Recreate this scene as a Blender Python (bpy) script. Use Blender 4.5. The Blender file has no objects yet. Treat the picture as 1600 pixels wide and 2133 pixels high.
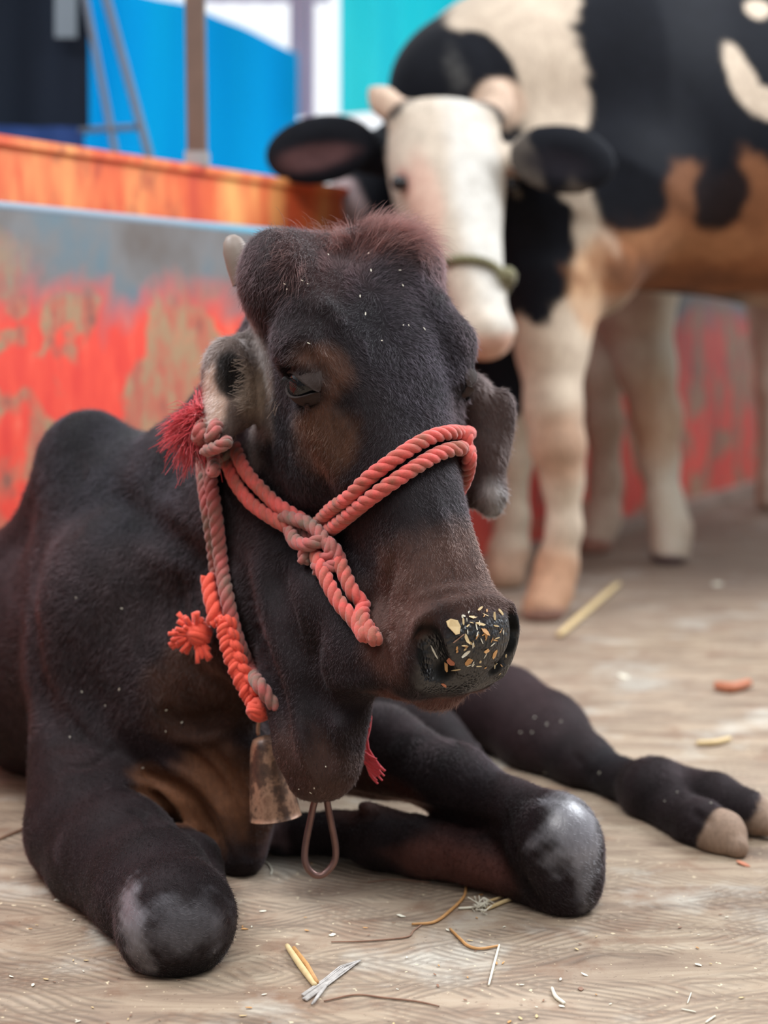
import bpy, math, random
import numpy as np
from mathutils import Vector, Matrix
from mathutils.bvhtree import BVHTree

random.seed(7); RNG = np.random.default_rng(11)
DETAIL = 1.0          # voxel scale of the sculpted animals (1 = final)
FUR = 1.0             # share of fur strands

scene = bpy.context.scene
COL = scene.collection

# ------------------------------------------------------------------ camera, sky, lights, exposure
F = 3200.0; CH = 0.6; PITCH = math.atan((1066.5 - 690.0) / F)
cam_d = bpy.data.cameras.new('camera'); cam = bpy.data.objects.new('camera', cam_d); COL.objects.link(cam)
cam.location = (0, 0, CH); cam.rotation_euler = (math.pi / 2 - PITCH, 0, 0)
cam_d.sensor_fit = 'HORIZONTAL'; cam_d.sensor_width = 36.0; cam_d.lens = 36.0 * F / 1600
cam_d.clip_start = 0.05; cam_d.clip_end = 200
cam_d.dof.use_dof = True; cam_d.dof.focus_distance = 1.46; cam_d.dof.aperture_fstop = 4.0
scene.camera = cam
cy = scene.cycles; cy.max_bounces = 6; cy.diffuse_bounces = 3; cy.glossy_bounces = 3; cy.transmission_bounces = 5; cy.transparent_max_bounces = 8

vs = scene.view_settings
vs.view_transform = 'Standard'; vs.look = 'None'; vs.gamma = 1.0; vs.use_curve_mapping = False
vs.exposure = 0.18

SKY_BACK, SKY_FRONT, SKY_TOP = 0.18, 1.1, 0.75
w = bpy.data.worlds.new('world'); scene.world = w; w.use_nodes = True
nt = w.node_tree; nt.nodes.clear()
wo = nt.nodes.new('ShaderNodeOutputWorld'); bg = nt.nodes.new('ShaderNodeBackground')
tc = nt.nodes.new('ShaderNodeTexCoord'); sx = nt.nodes.new('ShaderNodeSeparateXYZ')
def wm(op, a, b):
    x = nt.nodes.new('ShaderNodeMath'); x.operation = op
    for v, i in ((a, 0), (b, 1)):
        if isinstance(v, bpy.types.NodeSocket): nt.links.new(v, x.inputs[i])
        else: x.inputs[i].default_value = v
    return x.outputs[0]
nt.links.new(tc.outputs['Generated'], sx.inputs[0])
# daylight beyond the tarpaulins (+Y), a darker shed behind the photographer, light coming in overhead
by = nt.nodes.new('ShaderNodeMapRange'); by.interpolation_type = 'SMOOTHSTEP'; nt.links.new(sx.outputs['Y'], by.inputs[0])
by.inputs[1].default_value = -0.5; by.inputs[2].default_value = 0.9; by.inputs[3].default_value = SKY_BACK; by.inputs[4].default_value = SKY_FRONT
bz = nt.nodes.new('ShaderNodeMapRange'); bz.interpolation_type = 'SMOOTHSTEP'; nt.links.new(sx.outputs['Z'], bz.inputs[0])
bz.inputs[1].default_value = 0.25; bz.inputs[2].default_value = 0.85; bz.inputs[3].default_value = 0.0; bz.inputs[4].default_value = SKY_TOP
bg.inputs['Color'].default_value = (0.93, 0.96, 1.0, 1)
nt.links.new(wm('ADD', by.outputs[0], bz.outputs[0]), bg.inputs['Strength'])
nt.links.new(bg.outputs[0], wo.inputs['Surface'])

def area(name, loc, target, sx_, sy_, power, col=(1, 1, 1)):
    l = bpy.data.lights.new(name, 'AREA'); l.shape = 'RECTANGLE'; l.size = sx_; l.size_y = sy_
    l.energy = power; l.color = col
    o = bpy.data.objects.new(name, l); COL.objects.link(o); o.location = loc
    o.rotation_euler = (Vector(target) - Vector(loc)).to_track_quat('-Z', 'Y').to_euler()
    return o
area('open_side_light', (2.1, 2.9, 2.2), (0.15, 1.6, 0.2), 1.1, 1.1, 80, (0.90, 0.95, 1.0))
area('open_side_light', (-1.5, 1.75, 2.5), (-0.25, 1.45, 0.1), 0.9, 0.9, 46, (0.93, 0.96, 1.0))
area('overhead_opening_light', (0.3, 0.2, 2.9), (0.0, 1.7, 0.2), 1.4, 1.4, 42, (1.0, 0.98, 0.95))

# ------------------------------------------------------------------ pixel -> world construction helpers
_c, _s = math.cos(PITCH), math.sin(PITCH)
def ray(px, py):
    u = (px - 800.0) / F; v = (1066.5 - py) / F
    return np.array([u, _c + v * _s, -_s + v * _c])
def P(px, py, Y):
    d = ray(px, py); return np.array([0, 0, CH]) + d * (Y / d[1])
def G(px, py, z=0.0):
    d = ray(px, py); return np.array([0, 0, CH]) + d * ((z - CH) / d[2])
def rp(r, Y): return r * Y / F
def srgb(r, g, b):
    f = lambda c: (c / 255 / 12.92) if c / 255 <= 0.04045 else ((c / 255 + 0.055) / 1.055) ** 2.4
    return np.array([f(r), f(g), f(b)])

# ------------------------------------------------------------------ object bookkeeping
def tag(o, label=None, cat=None, group=None, kind=None):
    if label: o['label'] = label
    if cat: o['category'] = cat
    if group: o['group'] = group
    if kind: o['kind'] = kind
    return o
def empty(name, loc, label, cat, group=None):
    o = bpy.data.objects.new(name, None); COL.objects.link(o); o.location = loc
    o.empty_display_size = 0.05
    return tag(o, label, cat, group)
def link(name, me, mat, parent=None):
    o = bpy.data.objects.new(name, me); COL.objects.link(o)
    if mat and not me.materials: me.materials.append(mat)
    if parent:
        bpy.context.view_layer.update() if False else None
        o.parent = parent
        o.matrix_parent_inverse = Matrix.Translation(-Vector(parent.location)) if parent.type == 'EMPTY' else Matrix.Identity(4)
    return o
def mesh_np(name, V, faces, smooth=True, cols=None, extra=None):
    me = bpy.data.meshes.new(name)
    V = np.asarray(V, dtype=np.float32)
    if isinstance(faces, np.ndarray):
        n, k = faces.shape
        me.vertices.add(len(V)); me.vertices.foreach_set('co', V.ravel())
        me.loops.add(n * k); me.loops.foreach_set('vertex_index', faces.astype(np.int32).ravel())
        me.polygons.add(n)
        me.polygons.foreach_set('loop_start', (np.arange(n) * k).astype(np.int32))
        me.update(calc_edges=True); me.validate()
    else:
        me.from_pydata([tuple(map(float, v)) for v in V], [], faces); me.update()
    if smooth: me.polygons.foreach_set('use_smooth', np.ones(len(me.polygons), dtype=bool))
    if cols is not None:
        a = me.color_attributes.new('Col', 'FLOAT_COLOR', 'POINT')
        a.data.foreach_set('color', np.concatenate([cols, np.ones((len(cols), 1))], 1).astype(np.float32).ravel())
    for k_, v_ in (extra or {}).items():
        a = me.attributes.new(k_, 'FLOAT', 'POINT'); a.data.foreach_set('value', v_.astype(np.float32))
    return me

class MB:
    """collects simple shapes into one mesh"""
    def __init__(s): s.v = []; s.f = []
    def add(s, V, Fc):
        b = len(s.v); s.v += [tuple(map(float, p)) for p in V]; s.f += [tuple(i + b for i in f) for f in Fc]
    def prism(s, pts, off):
        """polygon pts (3D list) extruded by vector off"""
        n = len(pts); off = np.asarray(off); V = list(pts) + [np.asarray(p) + off for p in pts]
        Fc = [tuple(range(n))[::-1], tuple(range(n, 2 * n))] + [(i, (i + 1) % n, n + (i + 1) % n, n + i) for i in range(n)]
        s.add(V, Fc)
    def box(s, c, ax, ay, az):
        c = np.asarray(c); ax, ay, az = map(np.asarray, (ax, ay, az))
        s.prism([c - ax - ay - az, c + ax - ay - az, c + ax + ay - az, c - ax + ay - az], 2 * az)
    def tube(s, pts, rad, n=10, cap=True):
        pts = [np.asarray(p, float) for p in pts]; m = len(pts)
        rad = [rad] * m if np.isscalar(rad) else rad
        t = [pts[min(i + 1, m - 1)] - pts[max(i - 1, 0)] for i in range(m)]
        t = [x / (np.linalg.norm(x) + 1e-12) for x in t]
        up = np.array([0, 0, 1.0]) if abs(t[0][2]) < 0.9 else np.array([1.0, 0, 0])
        a = np.cross(t[0], up); a /= np.linalg.norm(a); V = []
        for i in range(m):
            a = a - t[i] * np.dot(a, t[i]); a /= np.linalg.norm(a) + 1e-12; b = np.cross(t[i], a)
            for k in range(n):
                th = 2 * math.pi * k / n
                V.append(pts[i] + rad[i] * (math.cos(th) * a + math.sin(th) * b))
        Fc = [(i * n + k, i * n + (k + 1) % n, (i + 1) * n + (k + 1) % n, (i + 1) * n + k) for i in range(m - 1) for k in range(n)]
        if cap: Fc += [tuple(range(n))[::-1], tuple(range((m - 1) * n, m * n))]
        s.add(V, Fc)
    def lathe(s, prof, base, axis=(0, 0, 1), n=32):
        axis = np.asarray(axis, float); axis /= np.linalg.norm(axis)
        up = np.array([1.0, 0, 0]) if abs(axis[0]) < 0.9 else np.array([0, 1.0, 0])
        a = np.cross(axis, up); a /= np.linalg.norm(a); b = np.cross(axis, a); base = np.asarray(base)
        V = [base + axis * h + r * (math.cos(2 * math.pi * k / n) * a + math.sin(2 * math.pi * k / n) * b) for (r, h) in prof for k in range(n)]
        Fc = [(i * n + k, i * n + (k + 1) % n, (i + 1) * n + (k + 1) % n, (i + 1) * n + k) for i in range(len(prof) - 1) for k in range(n)]
        s.add(V, Fc)
    def build(s, name, mat, parent=None, smooth=True):
        me = mesh_np(name, np.array(s.v), s.f, smooth); return link(name, me, mat, parent)

def spline(pts, n):
    """Catmull-Rom through pts, n samples"""
    p = [np.asarray(q, float) for q in pts]
    p = [2 * p[0] - p[1]] + p + [2 * p[-1] - p[-2]]; out = []; m = len(p) - 3
    for i in range(n):
        u = i / (n - 1) * m; k = min(int(u), m - 1); t = u - k
        a, b, c, d = p[k:k + 4]
        out.append(0.5 * ((2 * b) + (-a + c) * t + (2 * a - 5 * b + 4 * c - d) * t * t + (-a + 3 * b - 3 * c + d) * t ** 3))
    return out
def resample(pts, step):
    p = np.array(spline(pts, max(20, len(pts) * 16))); L = np.r_[0, np.cumsum(np.linalg.norm(np.diff(p, axis=0), axis=1))]
    n = max(3, int(L[-1] / step) + 1); u = np.linspace(0, L[-1], n)
    return np.stack([np.interp(u, L, p[:, i]) for i in range(3)], 1)

# ------------------------------------------------------------------ implicit sculpting (smooth-blended bodies -> one continuous surface)
class Field:
    def __init__(s, xs, ys, zs):
        s.ax = [np.asarray(a, np.float32) for a in (xs, ys, zs)]
        s.F = np.full([len(a) for a in s.ax], 0.3, np.float32)
    def box(s, lo, hi):
        sl = tuple(slice(max(0, np.searchsorted(a, l) - 1), min(len(a), np.searchsorted(a, h) + 1)) for a, l, h in zip(s.ax, lo, hi))
        X, Y, Z = [a[q] for a, q in zip(s.ax, sl)]
        return sl, X[:, None, None], Y[None, :, None], Z[None, None, :]
    @staticmethod
    def smin(a, b, k):
        h = np.maximum(k - np.abs(a - b), 0) / k
        return np.minimum(a, b) - h * h * k * 0.25
    def put(s, sl, d, k, op='u'):
        A = s.F[sl]
        if op == 'u': s.F[sl] = s.smin(A, d, k)
        else: s.F[sl] = -s.smin(-A, d, k)
    def seg(s, a, b, ra, rb, k=0.02, op='u'):
        a = np.asarray(a, np.float32); b = np.asarray(b, np.float32); m = max(ra, rb) + k + 0.015
        sl, X, Y, Z = s.box(np.minimum(a, b) - m, np.maximum(a, b) + m)
        ba = b - a; L = float(ba @ ba) + 1e-9
        t = np.clip(((X - a[0]) * ba[0] + (Y - a[1]) * ba[1] + (Z - a[2]) * ba[2]) / L, 0, 1)
        d = np.sqrt((X - a[0] - t * ba[0]) ** 2 + (Y - a[1] - t * ba[1]) ** 2 + (Z - a[2] - t * ba[2]) ** 2) - (ra + (rb - ra) * t)
        s.put(sl, d, k, op)
    def chain(s, pts, rs, k=0.02, op='u'):
        for i in range(len(pts) - 1): s.seg(pts[i], pts[i + 1], rs[i], rs[i + 1], k, op)
    def ell(s, c, r, R=None, k=0.02, op='u'):
        """ellipsoid: radii r along the rows of R"""
        c = np.asarray(c); R = np.eye(3) if R is None else np.asarray(R); r = np.asarray(r, float)
        m = np.sqrt(((R * r[:, None]) ** 2).sum(0)) + k + 0.015
        sl, X, Y, Z = s.box(c - m, c + m)
        q = [((X - c[0]) * R[i, 0] + (Y - c[1]) * R[i, 1] + (Z - c[2]) * R[i, 2]) for i in range(3)]
        k0 = np.sqrt(sum((q[i] / r[i]) ** 2 for i in range(3))); k1 = np.sqrt(sum((q[i] / r[i] ** 2) ** 2 for i in range(3))) + 1e-6
        s.put(sl, k0 * (k0 - 1) / k1, k, op)
    def loft(s, O, B, prof, k=0.02, e=2.4):
        """B rows = (l, d, n). prof rows: n, half width top, half width bottom, d_top, d_bottom"""
        O = np.asarray(O); prof = np.asarray(prof, float)
        n0, n1 = prof[0, 0], prof[-1, 0]; wmax = prof[:, 1:3].max(); pts = []
        for n in (n0, n1):
            for l in (-wmax, wmax):
                for d in (prof[:, 3].max(), prof[:, 4].min()): pts.append(O + l * B[0] + d * B[1] + n * B[2])
        pts = np.array(pts); sl, X, Y, Z = s.box(pts.min(0) - 0.04, pts.max(0) + 0.04)
        l, d, n = [((X - O[0]) * B[i, 0] + (Y - O[1]) * B[i, 1] + (Z - O[2]) * B[i, 2]) for i in range(3)]
        nn = np.linspace(n0, n1, 200)
        # smooth interpolation of the profile
        def ip(c):
            f = np.interp(nn, prof[:, 0], prof[:, c]); g = np.convolve(np.pad(f, 8, 'edge'), np.ones(17) / 17, 'valid'); return np.interp(n, nn, g).astype(np.float32)
        wt, wb, dt, db = ip(1), ip(2), ip(3), ip(4)
        cen = (dt + db) / 2; hb = (dt - db) / 2
        sg = np.clip((d - db) / (2 * hb), 0, 1); a = wb + (wt - wb) * sg
        q = (np.abs(l / a) ** e + np.abs((d - cen) / hb) ** e) ** (1 / e)
        f = (q - 1) * np.minimum(a, hb)
        cap = np.maximum(n0 - n, n - n1) + 0.012
        f = -s.smin(-f, -cap, 0.025)
        s.put(sl, f, k)
    def bump(s, pts, r, depth):
        """ridge (depth>0) or crease (depth<0) along a polyline"""
        pts = [np.asarray(p, np.float32) for p in pts]; P_ = np.array(pts); m = 3 * r
        sl, X, Y, Z = s.box(P_.min(0) - m, P_.max(0) + m); D = None
        for a, b in zip(pts[:-1], pts[1:]):
            ba = b - a; L = float(ba @ ba) + 1e-9
            t = np.clip(((X - a[0]) * ba[0] + (Y - a[1]) * ba[1] + (Z - a[2]) * ba[2]) / L, 0, 1)
            d = (X - a[0] - t * ba[0]) ** 2 + (Y - a[1] - t * ba[1]) ** 2 + (Z - a[2] - t * ba[2]) ** 2
            D = d if D is None else np.minimum(D, d)
        s.F[sl] -= depth * np.exp(-D / (r * r))
    def cast(s, px, py):
        """first point of the sculpt met by this sight line"""
        d = ray(px, py); d = d / np.linalg.norm(d); t = np.arange(1.0, 3.2, 0.002); q = np.array([0, 0, CH]) + d[None] * t[:, None]
        ix = [np.clip(np.searchsorted(a, q[:, i]), 1, len(a) - 1) for i, a in enumerate(s.ax)]
        ok = np.all([(q[:, i] > a[0]) & (q[:, i] < a[-1]) for i, a in enumerate(s.ax)], 0)
        f = np.where(ok, s.F[ix[0], ix[1], ix[2]], 1); k = np.argmax(f < 0)
        return q[k] if f[k] < 0 else None
    def crease(s, pts, rpx, depth, n=14, taper=True):
        """fold drawn along the visible skin, points in px; fades out at both ends"""
        pp = spline([(a, b, 0) for a, b in pts], n); q = [s.cast(a[0], a[1]) for a in pp]
        L = [(i, x) for i, x in enumerate(q) if x is not None]
        for (i, a), (j, b) in zip(L[:-1], L[1:]):
            if np.linalg.norm(a - b) > 0.05: continue
            f = math.sin(math.pi * (i + 0.5) / (n - 1)) ** 0.6 if taper else 1
            s.dab(a, b, rp(rpx, a[1]), depth * f * np.linalg.norm(a - b) / rp(rpx, a[1]) / 1.77)
    def dab(s, a, b, r, w):
        m_ = 8; 
        for t in (np.arange(m_) + 0.5) / m_:
            c = a + (b - a) * t; sl, X, Y, Z = s.box(c - 2.6 * r, c + 2.6 * r)
            s.F[sl] -= np.float32(w / m_) * np.exp(-(((X - c[0]) ** 2 + (Y - c[1]) ** 2 + (Z - c[2]) ** 2) / np.float32(r * r)))
    def floor(s, z=0.0): s.F = np.maximum(s.F, z - s.ax[2][None, None, :])
    def mesh(s):
        """naive surface nets on the (rectilinear) grid"""
        Fv = s.F; S = Fv < 0; nx, ny, nz = Fv.shape
        c = np.zeros((nx - 1, ny - 1, nz - 1), np.uint8)
        for i in (0, 1):
            for j in (0, 1):
                for k in (0, 1): c += S[i:nx - 1 + i, j:ny - 1 + j, k:nz - 1 + k]
        idx = np.argwhere((c > 0) & (c < 8)); del c
        m = len(idx); ids = {}
        lut = np.full((nx - 1, ny - 1, nz - 1), -1, np.int32); lut[idx[:, 0], idx[:, 1], idx[:, 2]] = np.arange(m)
        acc = np.zeros((m, 3)); cnt = np.zeros(m)
        corners = [(i, j, k) for i in (0, 1) for j in (0, 1) for k in (0, 1)]
        for a in corners:
            for b in corners:
                if a < b and sum(abs(x - y) for x, y in zip(a, b)) == 1:
                    va = Fv[idx[:, 0] + a[0], idx[:, 1] + a[1], idx[:, 2] + a[2]].astype(float)
                    vb = Fv[idx[:, 0] + b[0], idx[:, 1] + b[1], idx[:, 2] + b[2]].astype(float)
                    hit = (va < 0) != (vb < 0); t = np.where(hit, va / np.where(hit, va - vb, 1), 0)
                    for q in range(3): acc[:, q] += hit * (a[q] + (b[q] - a[q]) * t)
                    cnt += hit
        loc = acc / cnt[:, None]; V = np.zeros((m, 3))
        for q in range(3):
            A = s.ax[q].astype(float); V[:, q] = A[idx[:, q]] * (1 - loc[:, q]) + A[idx[:, q] + 1] * loc[:, q]
        quads = []
        for q in range(3):
            o1, o2 = [(1, 2), (2, 0), (0, 1)][q]
            sa = [slice(1, -1)] * 3; sb = [slice(1, -1)] * 3; sa[q] = slice(0, -1); sb[q] = slice(1, None)
            A = S[tuple(sa)]; Bq = S[tuple(sb)]
            e = np.argwhere(A != Bq); off = np.array([1, 1, 1]); off[q] = 0; e2 = e + off
            inside = A[e[:, 0], e[:, 1], e[:, 2]]
            def cell(d1, d2):
                r = e2.copy(); r[:, o1] += d1; r[:, o2] += d2; return lut[r[:, 0], r[:, 1], r[:, 2]]
            Q = np.stack([cell(-1, -1), cell(0, -1), cell(0, 0), cell(-1, 0)], 1)
            Q[~inside] = Q[~inside][:, ::-1]; quads.append(Q)
        Fq = np.concatenate(quads); Fq = Fq[(Fq >= 0).all(1)]
        return V, Fq

def graded(lo, hi, fine_lo, fine_hi, h, H):
    """grid axis: step h between fine_lo and fine_hi, growing to H outside"""
    a = list(np.arange(fine_lo, fine_hi, h)); st = h
    x = a[-1]
    while x < hi: st = min(st * 1.12, H); x += st; a.append(x)
    st = h; x = a[0]
    while x > lo: st = min(st * 1.12, H); x -= st; a.insert(0, x)
    return np.array(a)

def vnoise(p, s, seed=0):
    """cheap smooth noise from sines, about -1..1"""
    r = np.random.default_rng(seed); o = np.zeros(len(p))
    for i in range(6):
        d = r.normal(size=3); d /= np.linalg.norm(d); o += np.sin(p @ d * s * r.uniform(0.6, 1.7) * 6.28 + r.uniform(0, 6.28))
    return o / 3.2
def patch(V, cols, c, r, col, amt=1.0, soft=0.35, R=None, jit=0.0, seed=1, js=12, attr=None, val=1.0):
    """coat colour patch: ellipsoid c, radii r"""
    r = np.asarray(r if not np.isscalar(r) else [r] * 3, float); q = V - np.asarray(c)
    if R is not None: q = q @ np.asarray(R).T
    d = np.linalg.norm(q / r, axis=1)
    if jit: d = d + jit * vnoise(V, js, seed) + 0.4 * jit * vnoise(V, js * 3.1, seed + 5)
    w_ = np.clip((1 + soft / 2 - d) / soft, 0, 1); w_ = w_ * w_ * (3 - 2 * w_) * amt
    if attr is not None: attr[:] = attr + (val - attr) * w_
    if cols is not None: cols[:] = cols + (np.asarray(col) - cols) * w_[:, None]

# ------------------------------------------------------------------ material helpers
class NT:
    def __init__(s, name):
        s.m = bpy.data.materials.new(name); s.m.use_nodes = True; s.t = s.m.node_tree; s.t.nodes.clear()
        s.out = s.n('ShaderNodeOutputMaterial'); s.b = s.n('ShaderNodeBsdfPrincipled'); s.l(s.b.outputs[0], s.out.inputs[0])
    def n(s, t, **kw):
        x = s.t.nodes.new(t)
        for k, v in kw.items(): setattr(x, k, v)
        return x
    def l(s, a, b): s.t.links.new(a, b)
    def set(s, **kw):
        for k, v in kw.items():
            i = s.b.inputs[k.replace('_', ' ')]
            i.default_value = (*v, 1) if hasattr(v, '__len__') and len(v) == 3 and i.type == 'RGBA' else v
        return s
    def coords(s, scale=(1, 1, 1), rot=(0, 0, 0)):
        tcn = s.n('ShaderNodeTexCoord'); mp = s.n('ShaderNodeMapping'); mp.inputs['Scale'].default_value = scale; mp.inputs['Rotation'].default_value = rot
        s.l(tcn.outputs['Object'], mp.inputs[0]); return mp.outputs[0]
    def noise(s, vec, scale, detail=4, rough=0.55, dist=0.0):
        x = s.n('ShaderNodeTexNoise'); x.inputs['Scale'].default_value = scale; x.inputs['Detail'].default_value = detail
        x.inputs['Roughness'].default_value = rough; x.inputs['Distortion'].default_value = dist
        if vec is not None: s.l(vec, x.inputs['Vector'])
        return x.outputs['Fac']
    def ramp(s, fac, stops, interp='LINEAR'):
        x = s.n('ShaderNodeValToRGB'); r = x.color_ramp; r.interpolation = interp
        while len(r.elements) > 1: r.elements.remove(r.elements[-1])
        for i, (p, c) in enumerate(stops):
            e = r.elements[0] if i == 0 else r.elements.new(p)
            e.position = p; c = (c, c, c) if np.isscalar(c) else c; e.color = (*[float(q) for q in c], 1)
        s.l(fac, x.inputs[0]); return x.outputs[0]
    def mix(s, f, a, b, mode='MIX'):
        x = s.n('ShaderNodeMix', data_type='RGBA', blend_type=mode)
        for v, i in ((f, 0), (a, 6), (b, 7)):
            if isinstance(v, bpy.types.NodeSocket): s.l(v, x.inputs[i])
            elif i == 0: x.inputs[0].default_value = v
            else: x.inputs[i].default_value = (*[float(q) for q in v], 1)
        return x.outputs[2]
    def math(s, op, a, b=0.0, c=None):
        x = s.n('ShaderNodeMath', operation=op)
        for v, i in ((a, 0), (b, 1), (c, 2)):
            if v is None: continue
            if isinstance(v, bpy.types.NodeSocket): s.l(v, x.inputs[i])
            else: x.inputs[i].default_value = v
        return x.outputs[0]
    def bump(s, h, strength=0.5, dist=0.002, prev=None):
        x = s.n('ShaderNodeBump'); x.inputs['Strength'].default_value = strength; x.inputs['Distance'].default_value = dist
        s.l(h, x.inputs['Height'])
        if prev is not None: s.l(prev, x.inputs['Normal'])
        return x.outputs[0]
    def attr(s, name):
        x = s.n('ShaderNodeAttribute'); x.attribute_name = name; return x
# ------------------------------------------------------------------ materials
def simple(name, col, rough=0.7, metal=0.0, var=0.15, scale=30, bump=0.3, bdist=0.001, sheen=0.0):
    k = NT(name); v = k.coords(); n = k.noise(v, scale, 5)
    c = k.mix(n, np.asarray(col) * (1 - var), np.minimum(np.asarray(col) * (1 + var), 1))
    k.l(c, k.b.inputs['Base Color']); k.set(Roughness=rough, Metallic=metal)
    if sheen: k.b.inputs['Sheen Weight'].default_value = sheen
    if bump: k.l(k.bump(n, bump, bdist), k.b.inputs['Normal'])
    return k.m
def cloth(name, c0, c1, trans=0.6, fold=(6, 6, 0.5)):
    k = NT(name); v = k.coords(fold); n = k.noise(v, 1.0, 3)
    c = k.mix(n, c0, c1); d = k.n('ShaderNodeBsdfDiffuse'); t = k.n('ShaderNodeBsdfTranslucent'); mx = k.n('ShaderNodeMixShader')
    k.l(c, d.inputs[0]); k.l(c, t.inputs[0]); mx.inputs[0].default_value = trans
    k.l(d.outputs[0], mx.inputs[1]); k.l(t.outputs[0], mx.inputs[2]); k.l(mx.outputs[0], k.out.inputs[0])
    return k.m

# floor: weathered boards with comb-like wavy grooves, dust and stains
k = NT('worn_floor'); v = k.coords()
big = k.noise(v, 2.2, 5, 0.6); mid = k.noise(v, 14, 6, 0.62, 0.4); fine = k.noise(v, 160, 3, 0.7)
streak = k.noise(k.coords((0.5, 2.6, 1), (0, 0, 0.12)), 10, 6, 0.65, 1.0)
def comb(scale, rot, seedoff, ds):
    wv = k.n('ShaderNodeTexWave', wave_type='BANDS', bands_direction='Y', wave_profile='SIN'); wv.inputs['Scale'].default_value = scale
    wv.inputs['Distortion'].default_value = ds; wv.inputs['Detail'].default_value = 1.5; wv.inputs['Detail Scale'].default_value = 0.35; wv.inputs['Detail Roughness'].default_value = 0.35
    mp = k.n('ShaderNodeMapping'); mp.inputs['Location'].default_value = (seedoff, seedoff * 0.7, 0); mp.inputs['Rotation'].default_value = (0, 0, rot); k.l(v, mp.inputs[0]); k.l(mp.outputs[0], wv.inputs['Vector'])
    return wv.outputs['Fac']
ws = k.math('MULTIPLY', k.math('POWER', comb(30, 0.5, 0, 13), 1.5), k.ramp(k.noise(k.coords((1, 2.2, 1)), 8, 1), [(0.45, 0.0), (0.52, 1.0)]))
wt = k.math('MULTIPLY', k.math('POWER', comb(33, -0.45, 3.1, 15), 1.5), k.ramp(k.noise(k.coords((1, 2.2, 1), (0, 0, 2.0)), 8, 1), [(0.48, 0.0), (0.56, 1.0)]))
rip = k.math('MULTIPLY', k.math('MAXIMUM', ws, wt), k.ramp(big, [(0.3, 0.35), (0.55, 1.0)]))
base = k.ramp(streak, [(0.25, srgb(84, 68, 56)), (0.40, srgb(126, 106, 89)), (0.56, srgb(160, 142, 121)), (0.75, srgb(184, 169, 149))])
base = k.mix(k.ramp(big, [(0.35, 0.0), (0.6, 0.6)]), base, srgb(164, 146, 128))
base = k.mix(k.ramp(mid, [(0.52, 0.0), (0.70, 0.7)]), base, srgb(124, 92, 72))
base = k.mix(k.ramp(k.noise(v, 5.5, 6, 0.6), [(0.54, 0.0), (0.66, 0.8)]), base, srgb(186, 180, 168))
base = k.mix(k.math('MULTIPLY', rip, 0.42), base, srgb(84, 74, 66))
base = k.mix(k.ramp(fine, [(0.62, 0.0), (0.72, 0.55)]), base, srgb(70, 52, 42))
base = k.mix(k.ramp(k.noise(k.coords((1, 1, 1), (0, 0, 1)), 110, 2, 0.6), [(0.68, 0.0), (0.73, 0.8)]), base, srgb(222, 204, 172))
# wet dark strip and darker worn area further back
sepf = k.n('ShaderNodeSeparateXYZ'); k.l(v, sepf.inputs[0])
far = k.ramp(k.math('ADD', k.math('MULTIPLY', sepf.outputs['Y'], 0.2), k.math('MULTIPLY', big, 0.15)), [(0.62, 0.0), (0.80, 0.55)])
base = k.mix(far, base, srgb(120, 102, 92))
k.l(base, k.b.inputs['Base Color']); k.set(Roughness=0.7); k.b.inputs['Specular IOR Level'].default_value = 0.3
b1 = k.bump(rip, 0.5, -0.003); b2 = k.bump(fine, 0.35, 0.0012, b1); b3 = k.bump(mid, 0.4, 0.004, b2); k.l(b3, k.b.inputs['Normal'])
M_FLOOR = k.m

# painted sheet metal of the low wall: red paint over brown-grey primer, blue-grey top
k = NT('flaking_red_paint'); v = k.coords()
n1 = k.noise(k.coords((1, 1, 0.9)), 5.0, 4, 0.5, 0.6); n2 = k.noise(k.coords((1, 1, 0.5)), 20, 5, 0.65); n3 = k.noise(k.coords((1, 1, 0.3), (0, 0, 0)), 30, 4)
sep = k.n('ShaderNodeSeparateXYZ'); k.l(v, sep.inputs[0])
prim = k.ramp(n2, [(0.3, srgb(128, 86, 76)), (0.44, srgb(190, 104, 84)), (0.55, srgb(164, 140, 108)), (0.68, srgb(222, 110, 86))])
red = k.ramp(n3, [(0.3, srgb(226, 60, 52)), (0.6, srgb(244, 82, 62)), (0.75, srgb(246, 124, 100))])
f = k.ramp(k.math('ADD', n1, k.math('MULTIPLY', n2, 0.22)), [(0.585, 0.0), (0.625, 1.0)])
c = k.mix(f, prim, red)
top = k.ramp(k.math('ADD', sep.outputs['Z'], k.math('MULTIPLY', k.math('SUBTRACT', n1, 0.5), 0.35)), [(0.62, 0.0), (0.72, 1.0)])
grey = k.ramp(k.noise(k.coords((1, 1, 1)), 5, 4), [(0.35, srgb(104, 96, 92)), (0.55, srgb(122, 122, 124)), (0.7, srgb(94, 122, 136))])
c = k.mix(top, c, grey)
k.l(c, k.b.inputs['Base Color']); k.set(Roughness=0.5); k.l(k.bump(n2, 0.3, 0.004), k.b.inputs['Normal'])
M_RED = k.m

k = NT('rusty_orange_plate')
n1 = k.noise(k.coords((1, 1, 0.25)), 9, 5, 0.6); n2 = k.noise(k.coords((1, 1, 0.6)), 22, 5)
c = k.ramp(n1, [(0.28, srgb(196, 64, 40)), (0.43, srgb(224, 96, 50)), (0.56, srgb(236, 140, 80)), (0.72, srgb(240, 180, 104))])
c = k.mix(k.ramp(n2, [(0.55, 0.0), (0.7, 0.6)]), c, srgb(150, 60, 40)); k.l(c, k.b.inputs['Base Color']); k.set(Roughness=0.6); M_ORANGE = k.m

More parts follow.
